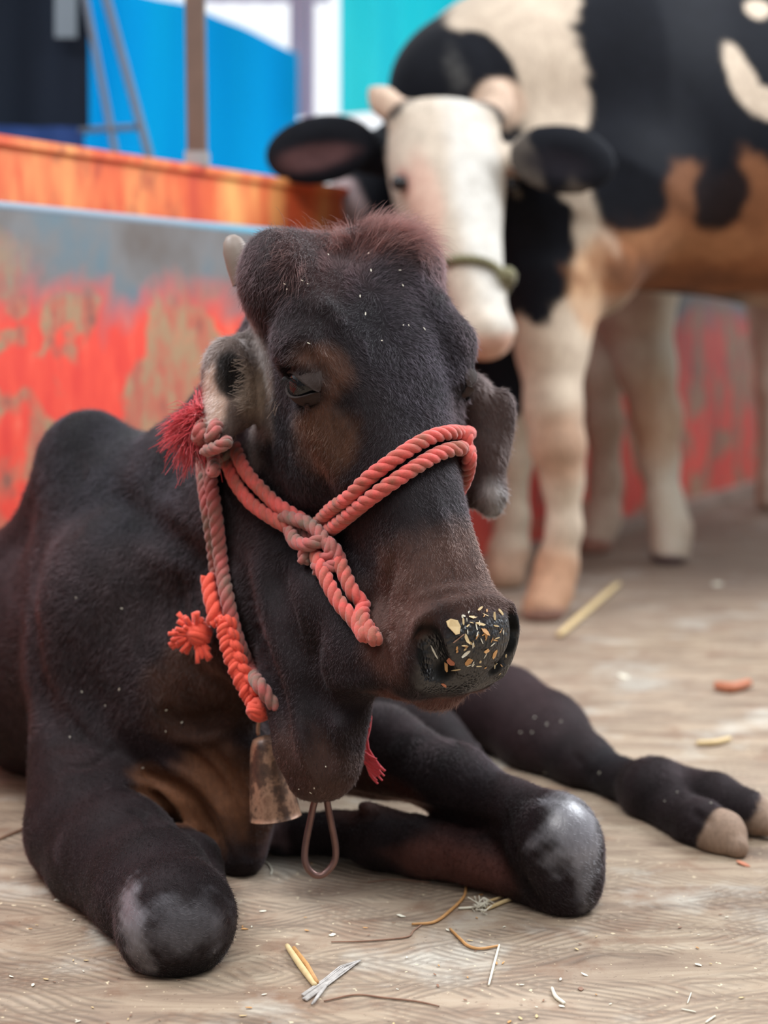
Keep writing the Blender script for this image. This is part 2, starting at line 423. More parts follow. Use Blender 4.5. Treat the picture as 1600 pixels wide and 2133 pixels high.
M_CURB = simple('pale_concrete', srgb(168, 146, 134), 0.85, scale=20)
k = NT('blue_grey_edge'); sp_ = k.n('ShaderNodeSeparateXYZ'); k.l(k.coords(), sp_.inputs[0])
c = k.mix(k.ramp(k.math('ADD', sp_.outputs['X'], 0.6), [(0.22, 0.0), (0.38, 1.0)]), srgb(140, 156, 172), srgb(60, 168, 200)); k.l(c, k.b.inputs['Base Color']); k.set(Roughness=0.5); M_EDGE = k.m
M_POST = simple('brown_painted_steel', srgb(104, 80, 68), 0.5, scale=18, var=0.3)
M_GREY = simple('grey_steel', srgb(92, 98, 110), 0.5, scale=40)
M_PLATE = simple('pale_steel_plate', srgb(150, 150, 150), 0.5)
M_BLUE = cloth('blue_tarpaulin', (0.02, 0.56, 1.0), (0.04, 0.78, 1.0), 0.8)
M_DARK = cloth('black_cloth', srgb(22, 25, 34), srgb(48, 56, 68), 0.05)
M_GSTRIP = simple('grey_strip', srgb(120, 132, 142), 0.8)
M_DBLUE = simple('dark_blue_cloth', srgb(22, 58, 118), 0.8)
M_TEAL = cloth('teal_cloth', (0.01, 0.78, 0.90), (0.25, 1.0, 1.0), 0.8, (4, 4, 1.2))
M_PINK = cloth('pale_curtain', srgb(226, 214, 232), srgb(246, 236, 244), 0.5, (8, 8, 0.4))

# ------------------------------------------------------------------ setting
mb = MB(); nx_, ny_ = 2, 2
mb.add([(-7, -3, 0), (9, -3, 0), (9, 14, 0), (-7, 14, 0)], [(0, 1, 2, 3)])
fl = mb.build('floor', M_FLOOR, smooth=False); tag(fl, kind='structure')

# the wall runs away to the right (plane through W0 along WD)
W0 = np.array([0.24, 3.84, 0.0]); WD = np.array([0.504, 0.864, 0.0]); WN = np.array([0.864, -0.504, 0.0]); UZ = np.array([0, 0, 1.0])
def W(s, h, off=0.0): return W0 + WD * s + UZ * h + WN * off      # s metres along, h height, off towards the camera side
def WP(px, py, off=0.0):
    """where the sight line meets the wall plane"""
    d = ray(px, py); c0 = np.array([0, 0, CH]); t = ((W0 + WN * off - c0) @ WN) / (d @ WN); return c0 + d * t
mb = MB(); mb.prism([W(-3.4, 0), W(7, 0), W(7, 0.79), W(-3.4, 0.79)], -WN * 0.03)
wl = mb.build('wall_left', M_RED, smooth=False); tag(wl, kind='structure')
# folded edge of the low wall
mb = MB(); mb.tube([W(-3.4, 0.79, -0.01), W(7, 0.79, -0.01)], 0.011, 10)
o = mb.build('trim_1', M_EDGE); tag(o, kind='structure')
mb = MB(); mb.prism([W(-3.4, 0, 0.0), W(7, 0, 0.0), W(7, 0, 0.05), W(-3.4, 0, 0.05)], UZ * 0.035)
o = mb.build('baseboard_left', M_CURB, smooth=False); tag(o, kind='structure')
# orange plate standing up behind the low wall, ending behind the cow's head
mb = MB(); mb.prism([W(-3.4, 0.6, -0.06), W(0.25, 0.6, -0.06), W(0.25, 0.905, -0.06), W(-3.4, 0.91, -0.06)], -WN * 0.02)
mb.prism([W(-3.4, 0.895, -0.05), W(0.25, 0.895, -0.05), W(0.25, 0.908, -0.05), W(-3.4, 0.912, -0.05)], -WN * 0.05)
o = mb.build('wall_upper', M_ORANGE, smooth=False); tag(o, kind='structure')

# post standing on the orange plate
pb = WP(411, 335, -0.07); t = empty('steel_post', (pb[0], pb[1], 0.91), 'brown upright steel post standing on the orange plate before the blue tarpaulin', 'post')
pz = 0.91
mb = MB(); mb.box((pb[0], pb[1], pz + 0.5), (0.0175, 0, 0), (0, 0.0175, 0), (0, 0, 0.5)); mb.build('shaft', M_POST, t, False)
mb = MB(); mb.box((pb[0], pb[1], pz + 0.012), (0.021, 0, 0), (0, 0.021, 0), (0, 0, 0.014)); mb.build('foot_plate', M_PLATE, t, False)
def ground(a, b): return a + (b - a) * (a[2] / (a[2] - b[2]))
# slanting grey poles beyond the wall
def pole(a, b, r, label, grp=None):
    m_ = MB(); m_.tube([a, b], r, 10); o_ = m_.build('slanting_pole', M_GREY); tag(o_, label, 'pole', grp); return o_
pole(P(178, -160, 3.6), ground(P(205, -60, 3.6), P(318, 352, 3.6)), 0.0098, 'thin grey pole slanting down beside the brown post')
pole(P(160, -92, 3.6), ground(P(182, 20, 3.6), P(232, 275, 3.6)), 0.008, 'thin grey pole slanting beside the hanging black cloth')
pole(P(165, 272, 3.6), P(297, 264, 3.6), 0.007, 'short level bar joining the two slanting grey poles')

def hanging(name, mat, px0, px1, py0, py1, Y, amp, nf, label, cat, seed=0, skew=0.0, th=0.004):
    """hanging sheet with folds"""
    r_ = np.random.default_rng(seed); a = P(px0, py0, Y); b = P(px1, py1, Y); nu, nv = 90, 40; V = []; Fc = []
    ph = r_.uniform(0, 6.28, 4)
    for side in (0, 1):
        for j in range(nv + 1):
            for i in range(nu + 1):
                u, v_ = i / nu, j / nv; x = a[0] + (b[0] - a[0]) * u + skew * v_; z = a[2] + (b[2] - a[2]) * v_
                y = Y + amp * (math.sin(u * nf * 6.28 + ph[0] + 1.2 * v_) * (0.4 + 0.6 * v_) + 0.5 * math.sin(u * nf * 2.3 * 6.28 + ph[1] - v_)) + side * th
                V.append((x, y, z + 0.012 * math.sin(u * 9 + ph[2]) * (v_ > 0.5)))
    n1 = (nu + 1) * (nv + 1)
    for j in range(nv):
        for i in range(nu):
            q = j * (nu + 1) + i; Fc.append((q, q + 1, q + nu + 2, q + nu + 1)); Fc.append((n1 + q, n1 + q + nu + 1, n1 + q + nu + 2, n1 + q + 1))
    me = mesh_np(name, V, np.array(Fc)); o_ = link(name, me, mat); tag(o_, label, cat); return o_
# blue tarpaulin: top edge falls to the right, daylight above it
def sheet(name, mat, poly_top, py_bot, Y, amp, nf, label, cat, seed=0):
    r_ = np.random.default_rng(seed); ph = r_.uniform(0, 6.28, 3); xs_ = [p[0] for p in poly_top]; ys_ = [p[1] for p in poly_top]; nu, nv = 100, 30; V = []; Fc = []
    for side in (0, 1):
        for j in range(nv + 1):
            for i in range(nu + 1):
                u = i / nu; px = xs_[0] + (xs_[-1] - xs_[0]) * u; pt = np.interp(px, xs_, ys_); py = pt + (py_bot - pt) * j / nv
                p = P(px, py, Y); p[1] += amp * (math.sin(u * nf * 6.28 + ph[0] + j / nv) + 0.5 * math.sin(u * nf * 13 + ph[1])) + 0.004 * side; V.append(p)
    n1 = (nu + 1) * (nv + 1)
    for j in range(nv):
        for i in range(nu):
            q = j * (nu + 1) + i; Fc.append((q, q + 1, q + nu + 2, q + nu + 1)); Fc.append((n1 + q, n1 + q + nu + 1, n1 + q + nu + 2, n1 + q + 1))
    o_ = link(name, mesh_np(name, V, np.array(Fc)), mat); tag(o_, label, cat); return o_
sheet('blue_tarpaulin', M_BLUE, [(-700, -170), (380, 4), (440, 28), (620, 112)], 520, 5.2, 0.02, 5, 'bright blue tarpaulin hung beyond the wall behind the brown post', 'tarpaulin', 3)
sheet('pale_awning', M_PINK, [(395, -500), (690, -500)], 6, 5.6, 0.01, 6, 'pale lilac cloth strip above the blue tarpaulin', 'cloth', 5)
o = sheet('pale_curtain', M_PINK, [(604, -500), (655, -500)], 245, 5.3, 0.01, 3, 'pale lilac curtain between the blue tarpaulin and the teal cloth', 'curtain', 6)
sheet('teal_cloth', M_TEAL, [(708, -500), (1500, -500)], 238, 5.0, 0.03, 4, 'teal green cloth hanging behind the spotted cow', 'cloth', 8)
sheet('black_cloth', M_DARK, [(-700, -500), (185, -500)], 268, 4.0, 0.02, 3, 'black cloth hanging at the upper left beyond the wall', 'cloth', 9)
mb = MB(); mb.prism([P(112, -300, 3.93), P(158, -300, 3.93), P(158, 78, 3.93), P(114, 78, 3.93)], (0, 0.01, 0)); o = mb.build('grey_cloth', M_GSTRIP, smooth=False); tag(o, 'grey strip of cloth hanging in front of the black cloth', 'cloth')
sheet('dark_blue_cloth', M_DBLUE, [(-500, 250), (175, 266)], 330, 3.9, 0.01, 4, 'dark blue cloth lying along the wall under the black cloth', 'cloth', 10)
# ------------------------------------------------------------------ the dark calf
def fur_material(name, bump=0.35, rough=0.66, sheen=0.02, streak=(1, 1, 0.25), spec=0.12):
    k = NT(name); a = k.attr('Col'); g = k.attr('gloss')
    n = k.noise(k.coords(streak), 240, 3, 0.6, 0.3); n2 = k.noise(k.coords(), 30, 4, 0.6)
    hsv = k.mix(0.28, a.outputs['Color'], k.ramp(n, [(0.3, 0.18), (0.7, 0.82)]), 'OVERLAY')
    hsv = k.mix(0.22, hsv, k.ramp(n2, [(0.3, 0.2), (0.7, 0.8)]), 'OVERLAY')
    k.l(hsv, k.b.inputs['Base Color'])
    k.l(k.math('SUBTRACT', rough, k.math('MULTIPLY', g.outputs['Fac'], 0.30)), k.b.inputs['Roughness']); k.l(k.math('ADD', spec, k.math('MULTIPLY', g.outputs['Fac'], 0.6)), k.b.inputs['Specular IOR Level'])
    k.l(k.math('MULTIPLY', sheen, k.math('SUBTRACT', 1.0, g.outputs['Fac'])), k.b.inputs['Sheen Weight']); k.b.inputs['Sheen Roughness'].default_value = 0.4
    pd = k.attr('pad'); vo = k.n('ShaderNodeTexVoronoi'); vo.inputs['Scale'].default_value = 330; k.l(k.coords((1, 1, 0.6)), vo.inputs['Vector'])
    hb = k.bump(n, bump, 0.0016); pb = k.bump(k.math('ADD', k.math('MULTIPLY', k.math('MULTIPLY', vo.outputs['Distance'], -1.0), pd.outputs['Fac']), k.math('MULTIPLY', k.noise(k.coords(), 90, 4), k.math('MULTIPLY', pd.outputs['Fac'], 1.6))), 0.8, 0.0018, hb)
    k.l(pb, k.b.inputs['Normal'])
    return k.m
M_CALF = fur_material('dark_calf_coat')

def frame(yaw_dir, roll):
    """head frame rows: lateral, dorsal, nasal from the nasal direction"""
    N = np.asarray(yaw_dir, float); N /= np.linalg.norm(N)
    h = np.array([N[0], N[1], 0]); h /= np.linalg.norm(h)
    L = np.array([-h[1], h[0], 0]); Dd = np.cross(N, L); 
    if Dd[1] > 0: Dd = -Dd
    c_, s_ = math.cos(roll), math.sin(roll); L2 = L * c_ + Dd * 0; L = L * c_ + np.array([0, 0, 1]) * s_
    L -= N * (L @ N); L /= np.linalg.norm(L); D2 = np.cross(N, L); D2 = D2 if D2[1] < 0 else -D2
    return np.array([L, D2, N])
HB = frame((0.27, -0.45, -0.85), math.radians(3))
HO = P(742, 505, 1.60)
def Hd(l, d, n): return HO + l * HB[0] + d * HB[1] + n * HB[2]
def HR(): return HB

h0 = 0.0027 * DETAIL
fld = Field(graded(-0.85, 0.50, -0.50, 0.42, h0, 0.014), graded(1.16, 3.0, 1.20, 1.86, h0, 0.016), graded(-0.01, 0.78, -0.008, 0.74, h0, 0.01))
def ch(pts, k=0.02, op='u'):
    """chain of (px, py, Y, radius in px)"""
    fld.chain([P(a, b, c) for a, b, c, d in pts], [rp(d, c) for a, b, c, d in pts], k, op)
def el(px, py, Y, rx, ry, rz, rot=0.0, k=0.02, op='u'):
    """ellipsoid, radii in px (x, depth, vertical), rotated in the picture plane by rot degrees"""
    a = math.radians(rot); R = np.array([[math.cos(a), 0, -math.sin(a)], [0, 1, 0], [math.sin(a), 0, math.cos(a)]])
    fld.ell(P(px, py, Y), [rp(rx, Y), rp(ry, Y), rp(rz, Y)], R, k, op)
def wr(pts, rpx, depth, Y=None):
    fld.bump([P(a, b, c) for a, b, c in pts], rp(rpx, pts[0][2]), depth)

# trunk
fld.chain([P(290, 1330, 1.95), P(320, 1340, 2.20), P(520, 1330, 2.50)], [0.175, 0.200, 0.17], 0.06)
fld.chain([(-0.20, 2.55, 0.17), (-0.03, 2.42, 0.145)], [0.15, 0.125], 0.06)
fld.chain([(-0.03, 2.40, 0.13), P(850, 1500, 2.22)], [0.115, 0.08], 0.05); fld.chain([(-0.06, 2.35, 0.12), P(830, 1550, 2.05)], [0.11, 0.06], 0.05)
fld.chain([P(130, 1330, 2.06), P(190, 1360, 2.24)], [0.165, 0.15], 0.06)
ch([(150, 1400, 2.0, 180), (120, 1440, 2.1, 190)], 0.05)
ch([(300, 1120, 1.95, 190), (330, 1300, 1.84, 215), (380, 1480, 1.78, 190)], 0.05)
# hump and withers
ch([(190, 932, 1.95, 78), (205, 1010, 1.95, 118), (250, 1150, 1.92, 185)], 0.03)
ch([(150, 960, 1.98, 60), (125, 1080, 2.0, 62), (60, 1280, 2.1, 120)], 0.05)
# neck
ch([(330, 1060, 1.9, 145), (440, 1010, 1.84, 140), (560, 880, 1.78, 135), (630, 720, 1.74, 130)], 0.05)
ch([(360, 1200, 1.82, 160), (500, 1120, 1.74, 140), (600, 980, 1.68, 120)], 0.05)
ch([(420, 1400, 1.74, 150), (560, 1320, 1.67, 115), (640, 1180, 1.62, 100)], 0.05)
# shoulder of the picture-left side
el(205, 1290, 1.80, 125, 110, 190, 8, 0.045)
ch([(175, 1420, 1.80, 105), (185, 1560, 1.76, 105), (190, 1690, 1.72, 112)], 0.04)
# brisket and chest folds
ch([(400, 1480, 1.75, 130), (450, 1620, 1.72, 105), (490, 1740, 1.69, 70)], 0.04)
ch([(500, 1560, 1.68, 62), (515, 1680, 1.67, 45), (505, 1785, 1.655, 44)], 0.03)
# head loft
fld.loft(HO, HB, [
    (-0.040, 0.070, 0.050, -0.012, -0.120),
    (0.000, 0.098, 0.066, 0.004, -0.150),
    (0.040, 0.108, 0.074, 0.014, -0.170),
    (0.085, 0.110, 0.074, 0.016, -0.190),
    (0.130, 0.103, 0.076, 0.012, -0.195),
    (0.180, 0.085, 0.070, 0.006, -0.195),
    (0.230, 0.067, 0.062, 0.003, -0.180),
    (0.280, 0.056, 0.054, 0.000, -0.155),
    (0.330, 0.052, 0.048, -0.002, -0.135),
    (0.375, 0.054, 0.046, -0.001, -0.124),
    (0.410, 0.054, 0.044, -0.004, -0.118),
    (0.445, 0.050, 0.040, -0.022, -0.112)], 0.03, 2.7)
# poll bosses and horn bud base
fld.ell(Hd(-0.086, -0.030, 0.026), (0.036, 0.045, 0.050), HB, 0.035)
fld.ell(Hd(0.055, -0.030, 0.012), (0.050, 0.045, 0.040), HB, 0.04)
fld.ell(Hd(-0.018, 0.030, -0.004), (0.026, 0.034, 0.026), HB, 0.03, 's')
# brows and cheek
for s_ in (-1, 1):
    fld.chain([Hd(s_ * 0.070, -0.016, 0.080), Hd(s_ * 0.086, -0.022, 0.112), Hd(s_ * 0.080, -0.022, 0.150)], [0.024, 0.025, 0.016], 0.02)
    fld.ell(Hd(s_ * 0.064, -0.120, 0.160), (0.024, 0.070, 0.070), HB, 0.03)
    fld.chain([Hd(s_ * 0.074, -0.050, 0.175), Hd(s_ * 0.056, -0.055, 0.24)], [0.018, 0.012], 0.02)
# jaw, throat
ch([(560, 1060, 1.66, 100), (640, 1190, 1.61, 98), (690, 1310, 1.55, 92), (735, 1375, 1.50, 74)], 0.045)
ch([(700, 1250, 1.53, 80), (765, 1370, 1.475, 56)], 0.04)
# muzzle
MZ = Hd
fld.ell(MZ(0.002, -0.040, 0.418), (0.061, 0.046, 0.040), HB, 0.016)
fld.ell(MZ(0.002, -0.058, 0.428), (0.056, 0.050, 0.043), HB, 0.016)
for s_ in (-1, 1): fld.ell(MZ(s_ * 0.038, -0.080, 0.418), (0.030, 0.046, 0.046), HB, 0.018)
fld.ell(MZ(0, -0.098, 0.430), (0.042, 0.032, 0.044), HB, 0.008)     # lower lip and chin
fld.chain([MZ(0.060, -0.062, 0.455), MZ(0.03, -0.074, 0.474), MZ(0, -0.080, 0.477), MZ(-0.03, -0.088, 0.472), MZ(-0.056, -0.098, 0.450), MZ(-0.070, -0.110, 0.415)], [0.0025, 0.003, 0.003, 0.003, 0.003, 0.002], 0.006, 's')
# upper rim of the nose pad
fld.bump([MZ(-0.054, -0.012, 0.408), MZ(-0.03, 0.004, 0.402), MZ(0.02, 0.006, 0.400), MZ(0.052, -0.010, 0.405)], 0.007, 0.003)
fld.bump([MZ(-0.040, -0.014, 0.424), MZ(-0.0, -0.004, 0.418), MZ(0.040, -0.012, 0.424)], 0.006, -0.002)
for s_ in (-1, 1):
    r_ = 1.0 if s_ < 0 else 0.6
    fld.chain([MZ(s_ * 0.047, -0.004, 0.414), MZ(s_ * 0.048, -0.018, 0.432), MZ(s_ * 0.038, -0.030, 0.454), MZ(s_ * 0.018, -0.036, 0.470)], [0.006 * r_, 0.0145 * r_, 0.014 * r_, 0.005], 0.006, 's')
    fld.bump([MZ(s_ * 0.056, -0.008, 0.408), MZ(s_ * 0.060, -0.030, 0.430), MZ(s_ * 0.046, -0.054, 0.460)], 0.008, 0.004)
    fld.bump([MZ(s_ * 0.054, -0.020, 0.350), MZ(s_ * 0.056, -0.06, 0.355), MZ(s_ * 0.058, -0.115, 0.365)], 0.010, -0.006)
    fld.bump([MZ(s_ * 0.062, -0.05, 0.405), MZ(s_ * 0.066, -0.085, 0.405)], 0.006, -0.003)
# dewlap
ch([(600, 1230, 1.62, 90), (640, 1400, 1.56, 84), (665, 1540, 1.52, 78), (678, 1612, 1.51, 58)], 0.03)
ch([(690, 1400, 1.50, 62), (708, 1480, 1.495, 54), (695, 1580, 1.50, 54)], 0.02)
ch([(590, 1430, 1.55, 40), (622, 1560, 1.53, 42), (640, 1625, 1.52, 40)], 0.015)
# left foreleg (picture left): forearm folded, knee on the floor
ch([(190, 1620, 1.74, 112), (195, 1720, 1.67, 120), (255, 1780, 1.58, 112), (320, 1840, 1.50, 110), (365, 1900, 1.42, 115)], 0.03)
ch([(150, 1640, 1.70, 75), (150, 1740, 1.66, 75), (190, 1800, 1.60, 80), (290, 1870, 1.49, 85)], 0.03)
el(368, 1928, 1.405, 126, 105, 116, -35, 0.025)
# folded cannon behind the knee
ch([(430, 1900, 1.50, 60), (400, 1800, 1.58, 62), (370, 1770, 1.64, 56)], 0.012)
# right foreleg: forearm
ch([(650, 1560, 1.85, 95), (790, 1565, 1.78, 90), (950, 1630, 1.68, 72), (1080, 1700, 1.61, 62), (1150, 1740, 1.57, 88)], 0.025)
el(1160, 1775, 1.56, 98, 95, 118, -18, 0.025)
el(1180, 1850, 1.55, 66, 72, 62, -10, 0.025)
# folded cannon, fetlock and tucked hoof
ch([(1130, 1835, 1.57, 66), (1000, 1790, 1.61, 56), (880, 1764, 1.65, 64), (790, 1746, 1.67, 62), (700, 1735, 1.70, 44), (590, 1738, 1.72, 46)], 0.012)
el(770, 1684, 1.67, 26, 20, 13, 15, 0.008)
# hind leg stretched along the floor
ch([(820, 1500, 2.25, 110), (920, 1445, 2.22, 84), (1050, 1475, 2.16, 84), (1135, 1535, 2.09, 90), (1215, 1588, 2.00, 56), (1290, 1624, 1.94, 38)], 0.03)
ch([(1290, 1622, 1.94, 38), (1365, 1650, 1.87, 66), (1420, 1685, 1.84, 58)], 0.025)
ch([(1390, 1690, 1.84, 54), (1460, 1724, 1.77, 58), (1505, 1740, 1.735, 52), (1535, 1765, 1.71, 26)], 0.008)
ch([(1400, 1640, 1.88, 50), (1490, 1662, 1.83, 52), (1560, 1694, 1.79, 46), (1600, 1716, 1.77, 28)], 0.008)
# stifle of the other hind leg
ch([(800, 1560, 2.05, 80), (890, 1540, 2.0, 68), (955, 1590, 1.96, 60)], 0.03)

# near ear: rolled, opening towards the camera
el(484, 800, 1.60, 62, 52, 98, -10, 0.012)
ch([(560, 740, 1.66, 34), (500, 735, 1.64, 36)], 0.03)
ch([(470, 860, 1.59, 42), (456, 915, 1.575, 26)], 0.012)
el(490, 785, 1.555, 38, 62, 62, -8, 0.006, 's')
ch([(466, 800, 1.545, 14), (470, 875, 1.545, 12), (462, 900, 1.54, 6)], 0.006, 's')
# far ear hanging behind the cheek
a_ = np.array([[0.80, 0.6, 0.0], [-0.6, 0.8, 0.0], [0, 0, 1.0]])
el(1010, 935, 1.66, 52, 22, 132, 18, 0.012)
fld.chain([Hd(0.085, -0.075, 0.105), P(975, 815, 1.665), P(985, 850, 1.665)], [0.020, 0.016, 0.014], 0.02)
ch([(980, 830, 1.68, 26), (1010, 930, 1.66, 24), (1026, 1035, 1.65, 22), (1026, 1060, 1.65, 14)], 0.02)

# skin folds, drawn on the visible skin
for pts, r_, dp in [
    ([(500, 1150), (515, 1260), (548, 1370), (585, 1480), (606, 1590)], 26, -0.016),
    ([(530, 1160), (556, 1270), (598, 1390), (622, 1500), (636, 1600)], 24, 0.012),
    ([(570, 1170), (600, 1280), (640, 1400), (655, 1500), (684, 1600)], 26, -0.018),
    ([(620, 1500), (640, 1590), (670, 1650)], 14, 0.006), ([(700, 1500), (718, 1560), (700, 1630)], 18, 0.008),
    ([(655, 1280), (650, 1350), (655, 1430), (690, 1474), (775, 1470)], 26, -0.018),
    ([(600, 1200), (625, 1290), (652, 1380)], 14, 0.006), ([(690, 1420), (740, 1430), (780, 1410)], 22, 0.006),
    ([(520, 1420), (545, 1480), (560, 1540)], 10, -0.006),
    ([(375, 1190), (382, 1270), (410, 1370)], 11, -0.010), ([(402, 1190), (412, 1270), (440, 1350)], 10, -0.009), ([(350, 1230), (360, 1300), (380, 1370)], 8, -0.004),
    ([(240, 1030), (310, 1090), (390, 1150), (440, 1190)], 30, -0.022),
    ([(85, 1130), (62, 1260), (70, 1400), (110, 1500), (160, 1560)], 30, -0.014),
    ([(130, 1470), (170, 1530), (215, 1570)], 12, -0.008), ([(110, 1590), (180, 1600), (240, 1560)], 10, -0.005),
    ([(380, 1370), (440, 1420), (500, 1450)], 20, -0.018), ([(330, 1480), (400, 1500), (470, 1480)], 16, -0.012), ([(360, 1540), (430, 1540), (490, 1510)], 13, 0.008),
    ([(262, 1640), (300, 1650), (345, 1670), (368, 1712)], 10, -0.013), ([(275, 1665), (310, 1678), (330, 1710)], 9, 0.009), ([(270, 1690), (300, 1700), (316, 1730)], 9, -0.012),
    ([(300, 1612), (370, 1640), (425, 1700), (462, 1790)], 11, -0.014), ([(290, 1628), (350, 1655), (395, 1710), (440, 1780)], 10, 0.009),
    ([(335, 1590), (410, 1630), (465, 1700), (498, 1800)], 11, 0.010), ([(380, 1560), (440, 1610), (495, 1690), (525, 1790)], 11, -0.013),
    ([(440, 1560), (490, 1630), (520, 1700)], 11, -0.010), ([(318, 1712), (345, 1722), (385, 1728)], 8, -0.014),
    ([(1052, 1690), (1064, 1760), (1090, 1840), (1130, 1890)], 14, -0.010), ([(1180, 1830), (1200, 1860), (1190, 1890)], 9, -0.005),
    ([(700, 1650), (850, 1680), (980, 1708), (1050, 1725)], 12, -0.012), ([(740, 1600), (850, 1650), (960, 1680)], 10, -0.005), ([(730, 1800), (760, 1720), (790, 1690)], 8, -0.005),
    ([(800, 1690), (860, 1720), (930, 1760)], 5, 0.002),
    ([(570, 690), (610, 640), (680, 640), (730, 700)], 20, 0.005), ([(590, 720), (640, 735), (690, 790), (730, 850)], 12, -0.005), ([(690, 830), (735, 880), (760, 940)], 10, -0.004),
    ([(505, 640), (520, 700), (540, 800), (545, 900)], 14, -0.008), ([(560, 900), (565, 980)], 8, -0.004), ([(590, 890), (600, 990)], 7, -0.003),
    ([(822, 1150), (800, 1250), (796, 1340), (812, 1405)], 15, -0.014), ([(846, 1240), (838, 1320), (842, 1380)], 7, -0.003), ([(820, 1290), (822, 1360)], 6, -0.0025),
    ([(860, 1245), (930, 1228), (1020, 1222)], 9, 0.003), ([(750, 560), (770, 640), (800, 740)], 40, -0.004), ([(900, 1010), (930, 1110), (950, 1190)], 16, 0.003),
    ([(1000, 1020), (1004, 1110), (1014, 1190)], 8, -0.003),
    ([(1190, 1560), (1215, 1600), (1240, 1640)], 10, -0.004), ([(1440, 1690), (1480, 1715)], 8, -0.006)]:
    fld.crease(pts, r_, dp)
# eye sockets
EYES = []
for s_ in (-1, 1):
    c_ = Hd(s_ * 0.0895, -0.029, 0.148)
    fld.ell(c_ + HB[0] * s_ * 0.008, (0.022, 0.016, 0.025), HB, 0.006, 's')
    EYES.append((s_, c_))
    fld.bump([c_ + HB[2] * -0.020 + HB[0] * s_ * 0.008, c_ + HB[1] * 0.014 + HB[0] * s_ * 0.010, c_ + HB[2] * 0.024 + HB[1] * 0.004 + HB[0] * s_ * 0.006], 0.006, 0.0045)
    fld.bump([c_ + HB[2] * -0.018 + HB[0] * s_ * 0.008, c_ - HB[1] * 0.014 + HB[0] * s_ * 0.010, c_ + HB[2] * 0.024 - HB[1] * 0.002 + HB[0] * s_ * 0.006], 0.005, 0.0035)
fld.floor(0.0008)
V, Q = fld.mesh(); del fld.F
print('calf verts', len(V), [len(a) for a in fld.ax])

base = srgb(29, 21, 23); cols = np.tile(base, (len(V), 1)); gl = np.zeros(len(V))
black = srgb(17, 16, 20); brown = srgb(72, 46, 32); red = srgb(48, 26, 24); tan = srgb(104, 68, 46)
cols *= (1 + 0.18 * vnoise(V, 14, 3))[:, None]
def pc(px, py, Y, r, col, amt=1.0, soft=0.7, jit=0.12, seed=1, js=14, ry=None, gloss=None):
    rr = [rp(r, Y), rp(max(r, 90), Y), rp(ry or r, Y)]
    patch(V, cols, P(px, py, Y), rr, col, amt, soft, None, jit, seed, js)
pc(220, 950, 1.9, 190, black, 0.9, ry=170); pc(400, 1080, 1.8, 200, black, 0.85, ry=200); pc(560, 1130, 1.68, 90, black, 0.7, ry=220)
pc(180, 1720, 1.7, 150, red, 0.5); pc(300, 1240, 1.72, 120, srgb(34, 24, 24), 0.5)
pc(460, 1660, 1.68, 110, tan, 0.85, ry=130, seed=4); pc(330, 1650, 1.68, 90, tan, 0.75, ry=60, seed=5); pc(420, 1450, 1.65, 120, brown, 0.55, ry=130, seed=6)
pc(640, 1620, 1.5, 110, srgb(72, 52, 46), 0.8, seed=8, ry=120)
pc(560, 1760, 1.7, 45, srgb(110, 92, 96), 0.6, ry=70)
# head colours
def hp(l, d, n, r, col, amt=1.0, soft=0.7, jit=0.12, seed=2): patch(V, cols, Hd(l, d, n), r, col, amt, soft, HB, jit, seed, 18)
hp(0, 0.0, 0.02, (0.12, 0.10, 0.06), srgb(50, 30, 29), 0.7)
hp(0.02, 0.02, 0.13, (0.07, 0.06, 0.11), srgb(24, 20, 25), 0.85)
hp(-0.08, -0.05, 0.20, (0.05, 0.04, 0.035), srgb(80, 54, 40), 0.8, 0.7)
hp(-0.082, 0.0, 0.155, (0.03, 0.04, 0.03), srgb(88, 60, 48), 0.75, 0.7)
hp(-0.07, -0.13, 0.20, (0.06, 0.06, 0.1), black, 0.6)
hp(0, 0.0, 0.27, (0.06, 0.03, 0.05), srgb(30, 26, 29), 0.8)
hp(0, -0.03, 0.37, (0.09, 0.07, 0.05), srgb(72, 50, 43), 0.85)
hp(-0.04, -0.06, 0.41, (0.04, 0.05, 0.04), srgb(78, 53, 46), 0.8)
for s_, c_ in EYES: patch(V, cols, c_, 0.026, srgb(20, 16, 18), 0.95, 0.5)
# nose pad
npd = np.zeros(len(V)); PR = frame((0.27, -0.45, -0.85), math.radians(3)); PR = np.array([HB[0], HB[1] * 0.766 - HB[2] * 0.643, HB[2] * 0.766 + HB[1] * 0.643])
patch(V, None, MZ(0.006, -0.036, 0.448), (0.060, 0.048, 0.045), None, 1, 0.22, PR, 0.05, 3, 40, npd)
cols[:] = cols + (srgb(15, 15, 18) - cols) * npd[:, None]
for s_ in (-1, 1):
    nz_ = np.zeros(len(V))
    for q in ((0.047, -0.014, 0.426), (0.044, -0.024, 0.440), (0.030, -0.033, 0.456)): patch(V, cols, Hd(s_ * q[0], q[1], q[2]), 0.0125, srgb(6, 5, 6), 1, 0.5); patch(V, None, Hd(s_ * q[0], q[1], q[2]), 0.0125, None, 1, 0.5, attr=nz_)
    NOSE = nz_ if s_ < 0 else np.maximum(NOSE, nz_)
hp(0, -0.108, 0.462, (0.075, 0.030, 0.040), srgb(84, 56, 50), 0.9, 0.4)
patch(V, None, MZ(0, -0.108, 0.466), (0.080, 0.026, 0.040), None, 1, 0.3, HB, attr=npd, val=0.0)
